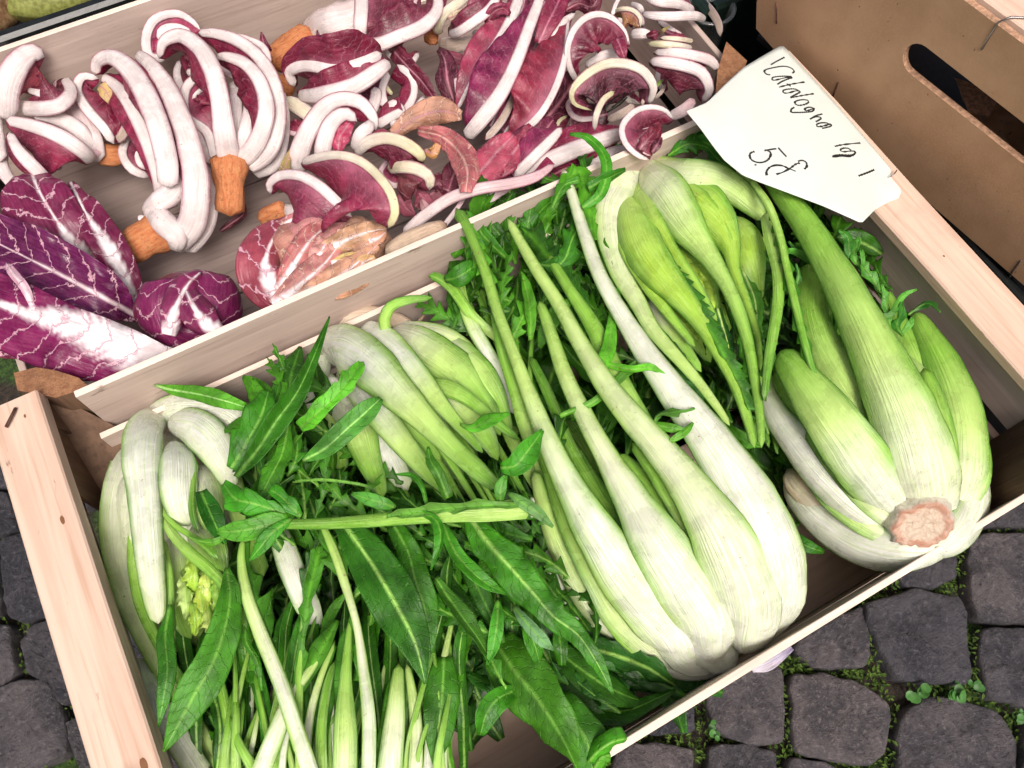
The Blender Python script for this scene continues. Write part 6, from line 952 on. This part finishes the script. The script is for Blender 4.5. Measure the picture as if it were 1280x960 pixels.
# --- 9 right hand curls
a = rad('spiral radicchio curl, large crimson hook with a white rim near the top', (740, 60))
TR(a, 'r', [(870, 490, 13, 40), (825, 400, 14.6, 46), (812, 300, 15.6, 48), (845, 190, 16.2, 52), (910, 115, 16.5, 54), (1000, 85, 16.5, 50), (1090, 115, 16.2, 40), (1160, 190, 15.8, 26), (1185, 280, 15.2, 14)], br=[10, 50, 110, 150, 150, 140, 120, 90, 40], al=(8, -30), cr_=(.35, 1.2), ruf=(.3, .7), col='#5e1029', ed='#7a2440')
TR(a, 'r', [(920, 400, 12.8, 60), (1000, 350, 13.6, 80), (1090, 330, 13.8, 90), (1160, 360, 13.4, 60)]); LF(a, 'r', [(1110, 230, 15.6), (1135, 300, 15.8), (1155, 355, 15.2)], [40, 40, 14], col='#6d1634', mat='rleaf', crumple=(.3, 1.5))
b = rad('ring-shaped radicchio curl with yellowish rim, dark inside and a pale shoot', (760, 110))
TR(b, 'n', [(545, 420, 14, 24), (566, 350, 15.6, 38), (525, 285, 16.4, 46), (450, 255, 16.8, 50), (370, 258, 16.8, 50), (290, 305, 16.6, 46), (240, 365, 16, 34), (250, 415, 15, 22), (320, 442, 14, 10)], bl=[30, 80, 110, 120, 120, 110, 90, 60, 10], al=(-8, -40), kind='i', col='#35101c', cr_=(.3, 1))
TR(b, 'n', [(330, 522, 15.6, 18), (336, 465, 16.8, 32), (365, 400, 17.2, 34), (410, 365, 17, 26)], kind='i', bl=[4, 10, 14, 4]); TR(b, 'n', [(380, 480, 12.6, 30), (440, 455, 13.4, 44), (490, 420, 13.6, 34)], kind='d'); TR(b, 'n', [(500, 360, 13.6, 12), (530, 380, 14.2, 22), (520, 420, 14, 16)], kind='d')
for q in ([(380, 450), (430, 420), (460, 390)], [(400, 430), (440, 400), (450, 370)], [(370, 440), (400, 400), (430, 380)]): tube('green_shred', [P(*px('n', x, y), 15.2)[0] for x, y in q], .07, 'leaf', b, 5)
c = rad('small round crimson rosette on the middle wall, pale rim', (805, 165))
TR(c, 'n', [(648, 480, 16, 12), (610, 440, 16.8, 22), (550, 428, 17.2, 28), (485, 450, 17.4, 32), (440, 510, 17.4, 34), (455, 575, 17.2, 32), (505, 622, 16.8, 28), (550, 640, 16.2, 18)], bl=[20, 60, 90, 110, 120, 110, 80, 30], al=(5, -15), cr_=(.12, 1), col='#5e1029')
TR(c, 'n', [(590, 540, 17, 8), (560, 515, 17.5, 10), (525, 520, 17.6, 12), (505, 560, 17.5, 12), (525, 610, 17.2, 10), (560, 625, 16.8, 8)], bl=[20, 40, 50, 50, 40, 20], al=(30, -30), col='#7a2a40', kind='p'); LF(c, 'n', [(510, 600, 17.4), (540, 560, 17.8), (570, 530, 17.6)], [16, 26, 14], col='#6a2034', mat='rleaf', crumple=(.3, 2)); LF(c, 'n', [(560, 610, 17.2), (580, 580, 17.6), (595, 550, 17.2)], [10, 18, 8], col='#4c0d24', mat='rleaf')
d = rad('radicchio of stacked horizontal white coils beside the price card', (850, 70))
TR(d, 't', [(560, -20, 11, 50), (640, 50, 11.8, 56), (690, 130, 12, 50), (700, 200, 11.5, 30)], kind='d'); TR(d, 't', [(420, 640, 12, 60), (500, 600, 13, 80), (560, 540, 13.4, 60)], kind='p'); TR(d, 't', [(360, 110, 13, 30), (430, 160, 14, 40), (500, 200, 14, 30)], br=[10, 30, 10])
TR(d, 't', [(600, 560, 13.4, 40), (640, 490, 14.8, 60), (600, 400, 15.8, 80), (510, 360, 16.2, 84), (400, 340, 16.2, 80), (310, 335, 15.6, 56)], bl=[40, 110, 130, 110, 60, 20], al=(-15, -50), kind='w', col='#4c1424')
TR(d, 't', [(690, 380, 15, 40), (640, 330, 16.2, 70), (540, 300, 16.8, 70), (430, 285, 16.8, 66), (335, 285, 16.2, 44)], bl=[10, 30, 40, 30, 10]); TR(d, 't', [(550, 265, 16, 30), (480, 250, 17, 44), (380, 240, 17.2, 48), (300, 240, 16.6, 34)], kind='i', bl=[4, 10, 10, 4])
TR(d, 't', [(555, 225, 16.4, 26), (470, 212, 17.4, 34), (370, 205, 17.3, 26)], kind='y', bl=[6, 20, 6], br=[6, 20, 6]); TR(d, 't', [(210, 190, 14, 60), (270, 185, 14.6, 74), (330, 195, 14.4, 50)]); LF(d, 't', [(300, 200, 15.4), (340, 190, 16), (370, 180, 15.6)], [14, 26, 10], col='#6a1530', mat='rleaf'); LF(d, 't', [(360, 180, 16.8), (390, 165, 17.6), (420, 145, 17.6)], [4, 10, 3], col='#8a8a30', mat='dry'); LF(d, 't', [(400, 170, 16), (450, 190, 16.4), (500, 195, 16)], [10, 20, 8], col='#6a1530', mat='rleaf')
TR(d, 't', [(620, 110, 14, 36), (560, 85, 15.6, 60), (430, 90, 16, 62), (330, 85, 15.9, 54), (270, 75, 15.2, 34)]); TR(d, 't', [(560, 60, 13.6, 40), (470, 20, 15, 70), (360, 5, 15.4, 76), (290, -20, 15, 60)], br=[10, 40, 20, 0], col='#6a2034'); TR(d, 't', [(210, 20, 14, 30), (260, 40, 14.6, 40), (280, 70, 14.2, 28)])
TR(d, 't', [(115, 70, 14.4, 20), (160, 48, 15.4, 30), (220, 55, 15.6, 32), (262, 95, 15.4, 30), (265, 150, 14.8, 20)], br=[20, 60, 80, 70, 20], al=(0, -30), kind='y', col='#8a5a34', mat='dry'); LF(d, 't', [(340, 480, 13.4), (370, 450, 13.8), (390, 435, 13.6)], [6, 10, 4], col='#9aa860'); TR(d, 't', [(340, 540, 12.6, 20), (380, 500, 13.2, 26), (400, 460, 13, 16)], kind='d')
TR(d, 'F', [(765, 20, 14.6, 6), (770, 5, 15, 6), (778, -8, 15, 6)])
# --- round-headed and big-leaved radicchio along the middle wall
def rr(label, crop, pts, wl, wr, col, white=None, mid=.16, cat='leaf', parent=None, name='radicchio_leaf', **k):
    k.setdefault('m', 22); k.setdefault('crumple', (.35, .5)); k.setdefault('ruffle', (.18, .22)); k.setdefault('n', 60); mt = k.pop('mat', 'round')
    o = blade(name, parent, crop, [(*p, 0) for p in pts], wl, wr, col, mat=mt, midw=mid, midcol='#e2cdd2', white=white, th=.07, **k)
    if parent is None: o['label'] = label; o['category'] = cat; o['group'] = 'big radicchio leaves'
    return o
rr('upright wine-red leaf with pink veins, behind the broad white-veined one', 'o', [(330, 350, 8), (255, 290, 11), (185, 200, 12.8), (130, 110, 13.4), (100, 40, 12.8)], [30, 110, 140, 130, 50], [20, 80, 90, 90, 50], '#6a1640', white=[(0, 1.4), (.3, .5), (.5, .1)], al=(35, -40), mat='round')
rr('curled crimson leaf leaning on the orange root of the bent radicchio', 'o', [(440, 470, 9), (400, 380, 11), (340, 270, 12.2), (270, 160, 12.4), (225, 70, 12)], [20, 40, 50, 40, 10], [20, 50, 60, 50, 10], '#64123a', al=(20, -30), white=[(0, .2), (.4, .5), (.7, .1)])
rr('folded deep purple leaf above the broad white-veined one', 'o', [(440, 500, 10.5), (330, 440, 13), (200, 370, 14), (80, 310, 14), (-60, 240, 13)], [20, 70, 100, 110, 80], [10, 90, 110, 110, 80], '#560e44', al=(20, 30), crumple=(.5, .6))
rr('broad white-veined purple leaf flopping over the left end of the middle wall', 'o', [(560, 615, 13.2), (440, 600, 14.6), (320, 560, 15.4), (200, 515, 15.8), (90, 490, 15.6), (-60, 440, 14.8)], [30, 110, 160, 180, 160, 100], [6, 50, 60, 60, 90, 100], '#6e1048', white=[(0, 1.8), (.25, 1.5), (.5, 1.0), (.75, .35), (1, .1)], al=(10, -30), crumple=(.3, .6), mid=.3)
rr('ragged wine-red leaf at the left frame edge under the purple ones', 'o', [(150, 600, 12), (80, 560, 13), (10, 520, 13.2), (-60, 500, 12.6)], [40, 90, 110, 80], [30, 80, 100, 80], '#5e1030'); rr('pale pink leaf rib fold at the left frame edge', 'o', [(110, 480, 15.8), (80, 410, 16.4), (40, 360, 16.2), (20, 330, 15.8)], [8, 14, 14, 8], [8, 14, 14, 8], '#c9a0b0', m=6, n=20)
bl_ = thing('round_radicchio', 'small round purple radicchio head with white veins, resting on the middle wall', 'radicchio', tuple(P(235, 385, 6)[0]), 'round radicchio heads')
def ball(parent, crop, x, y, z, rx, ry, rz, ang, col, vis=(0, 360), mat='round', name='outer_leaf', grow=1.0, crump=.08, whites=None, sd_=1.0, off_=(0, 0)):
    """cupped leaf wrapped over a ball: u runs round the side, v from the base over the top"""
    c, t = P(*px(crop, x, y), z); s = t/FPX/CROPS[crop][2]; N = (CAM-c); N /= np.linalg.norm(N); ex = RM@np.array([1, 0, 0]); ex -= ex@N*N; ex /= np.linalg.norm(ex); ey = np.cross(N, ex); a = math.radians(ang)
    A = ex*math.cos(a)+ey*math.sin(a); B = np.cross(N, A); n, m = 44, 44; V = []; U = []; cl = []
    for i in range(n+1):
        v = i/n; th_ = v*math.pi*grow
        for j in range(m+1):
            u = vis[0]+(vis[1]-vis[0])*j/m; ph = math.radians(u+14*fbm(v*5, j/m*2, sd_)*(1 if j < 3 or j > m-3 else .3)); d = np.array([-math.cos(th_), math.sin(th_)*math.cos(ph), math.sin(th_)*math.sin(ph)])
            r = 1+crump*(fbm(*(d*1.6+sd_))+.35*fbm(*(d*4.5+sd_)))+.03*(1-v)*0
            V.append(c+(A*d[0]*rx*s+B*d[1]*ry*s)*r+N*d[2]*rz*s*r); uu = (j/m-.5)*math.radians(vis[1]-vis[0])*ry*s*math.sin(th_)*.9; U.append((uu, v*rx*s*3+sd_)); k_ = min(1, max(0, ((1-v*2.6)*(1.2+fbm(j*.35, v*2, sd_))*.7-abs(uu)*.25))) if whites else 0
            cl.append(lin(col)*(1-k_)+np.array([.8, .68, .7])*k_)
    V2 = np.array(V); cc = V2.mean(0)*0+c; In = c+(V2-c)*.96; F = []; K = m+1
    for i in range(n):
        for j in range(m): q = i*K+j; F += [(q, q+1, q+K+1, q+K), (len(V)+q+K, len(V)+q+K+1, len(V)+q+1, len(V)+q)]
        F += [(i*K, (i+1)*K, len(V)+(i+1)*K, len(V)+i*K), ((i+1)*K+m, i*K+m, len(V)+i*K+m, len(V)+(i+1)*K+m)]
    for j in range(m): F += [(n*K+j, n*K+j+1, len(V)+n*K+j+1, len(V)+n*K+j)]
    o = mesh_np(name, np.concatenate([V2, In]), F, mat, parent, np.array(cl*2), np.array(U*2)); fixn(o); return o
ball(bl_, 'o', 600, 470, 11.6, 160, 112, 105, 12, '#5e1434', (-200, 200), name='inner_head', crump=.03, sd_=8)
ball(bl_, 'o', 560, 490, 11.9, 135, 112, 110, 100, '#741c50', (-60, 150), grow=.80, whites=True, sd_=2, crump=.045); ball(bl_, 'o', 650, 470, 12.1, 125, 120, 120, 75, '#6a1648', (20, 200), grow=.86, sd_=4, crump=.05); ball(bl_, 'o', 630, 530, 11.6, 110, 80, 95, 160, '#661646', (0, 200), grow=.8, sd_=6, crump=.05)
b2 = thing('round_radicchio', 'faded round radicchio head with withered tan and pink outer leaves', 'radicchio', tuple(P(400, 320, 6)[0]), 'round radicchio heads')
ball(b2, 'o', 1050, 310, 11.8, 185, 118, 105, -10, '#a06a60', (-200, 200), mat='dry', name='inner_head', crump=.12, sd_=11)
ball(b2, 'o', 1020, 280, 12.4, 130, 110, 115, 30, '#b8787a', (-40, 200), mat='dry', grow=.85, crump=.14, sd_=12); ball(b2, 'o', 1150, 290, 12.2, 110, 96, 110, -30, '#a8806a', (-50, 220), mat='dry', grow=.9, crump=.2, sd_=13); ball(b2, 'o', 1090, 350, 12.3, 140, 70, 95, -20, '#b08a5c', (-20, 200), mat='dry', grow=.85, crump=.2, sd_=14); ball(b2, 'o', 1000, 350, 12.2, 110, 80, 100, 60, '#a85a60', (-20, 200), mat='dry', grow=.8, crump=.18, sd_=15)
rr('', 'o', [(960, 400, 13.2), (890, 420, 14), (850, 350, 14.4), (870, 260, 14.2), (930, 190, 13.6)], [60, 80, 100, 80, 20], [30, 40, 50, 40, 10], '#8c3a48', white=[(0, 1.0), (.3, .6), (.6, .1)], parent=b2, name='outer_leaf', al=(0, -40))
rr('', 'o', [(920, 430, 13), (1000, 400, 14), (1080, 390, 14), (1150, 360, 13.6)], [10, 30, 40, 20], [20, 30, 30, 10], '#a8705c', parent=b2, name='outer_leaf', mat='dry'); rr('', 'o', [(850, 240, 13.4), (940, 190, 14.2), (1020, 175, 14.2), (1090, 190, 13.6)], [10, 20, 24, 10], [16, 30, 30, 10], '#9a5a60', parent=b2, name='outer_leaf', mat='dry')
for q, c_ in [([(1080, 230), (1130, 245), (1170, 235)], '#c9a860'), ([(1060, 330), (1110, 320), (1150, 300)], '#b09a5a'), ([(1130, 370), (1160, 330), (1200, 310)], '#c09a68'), ([(1180, 260), (1210, 250), (1235, 230)], '#b88468')]: rr('', 'o', [(x, y, 14.8) for x, y in q], [8, 24, 6], [8, 20, 6], c_, parent=b2, name='leaf_shred', mat='dry', m=6, n=16)

for q, w_, c_ in [([(880, 470), (960, 400), (1040, 330), (1100, 250)], 50, '#b47472'), ([(940, 450), (1040, 400), (1130, 340), (1210, 270)], 44, '#b98a70'), ([(900, 420), (950, 320), (1010, 240), (1080, 200)], 46, '#a85c60'), ([(1020, 300), (1100, 260), (1180, 230), (1235, 220)], 40, '#b89070'), ([(980, 440), (1080, 420), (1160, 380), (1220, 320)], 30, '#a87a5c'), ([(1000, 350), (1030, 290), (1060, 240)], 40, '#c48a84')]:
    n_ = len(q); rr('', 'o', [(x, y, 14.2+.9*math.sin(math.pi*(i+.5)/n_)) for i, (x, y) in enumerate(q)], [w_*.6]+[w_]*(n_-2)+[w_*.3], [w_*.5]+[w_]*(n_-2)+[w_*.3], c_, parent=b2, name='outer_leaf', mat='dry', m=12, n=36, crumple=(.5, .9), ruffle=(.3, .6), al=(0, -45), white=[(0, .5), (.3, .2), (.5, 0)])
for q, w_, c_ in [([(700, 560), (640, 500), (600, 430), (580, 370)], 70, '#6a1844'), ([(540, 560), (560, 480), (600, 400), (640, 360)], 60, '#74204c')]:
    n_ = len(q); rr('', 'o', [(x, y, 14.4+1.2*math.sin(math.pi*(i+.5)/n_)) for i, (x, y) in enumerate(q)], [w_*.5]+[w_]*(n_-2)+[w_*.4], [w_*.5]+[w_]*(n_-2)+[w_*.4], c_, parent=bl_, name='outer_leaf', m=16, n=40, al=(-5, -75), crumple=(.12, .8), white=[(0, .7), (.25, .3), (.5, .08), (1, .05)])

rs5 = random.Random(5)
things_ = [o for o in COL.objects if o.type == 'EMPTY' and o.name.startswith('radicchio')]
for (x, y, z, rr_, a0) in [(30, 60, 10.5, 22, 40), (60, 205, 10.5, 18, 200), (105, 60, 10, 16, 90), (250, 90, 11, 24, 10), (300, 80, 11.5, 20, 60), (470, 120, 11, 22, 150), (505, 60, 11, 20, 20), (540, 140, 10.5, 22, 100), (380, 70, 10.8, 18, 250), (365, 150, 10.8, 20, 300), (690, 40, 11.5, 20, 0), (735, 130, 11.5, 22, 40), (800, 110, 12, 20, 90), (845, 100, 11.5, 22, 130), (715, 160, 11.5, 22, 10), (620, 20, 11.5, 18, 210), (860, 20, 11, 20, 80), (790, 30, 12, 16, 170), (450, 225, 11, 20, 320), (500, 210, 11.5, 22, 30)]:
    own = min(things_, key=lambda o: (o.location.x*100-P(x, y, z)[0][0])**2+(o.location.y*100-P(x, y, z)[0][1])**2); rows = []
    for k in range(6):
        a_ = math.radians(a0+k*rs5.uniform(38, 50)); q_ = rr_*(1+.25*(k/5)-.35*(k > 3)); rows.append((x+q_*math.cos(a_), y+q_*math.sin(a_)*rs5.uniform(.75, 1), z+.8*math.sin(k/5*3.1), [7, 9, 9, 8, 7, 4][k]))
    TR(own, 'F', rows, br=[4, 10, 14, 14, 10, 4], al=(5, -30), kind=rs5.choice(['w', 'w', 'i', 'p']))
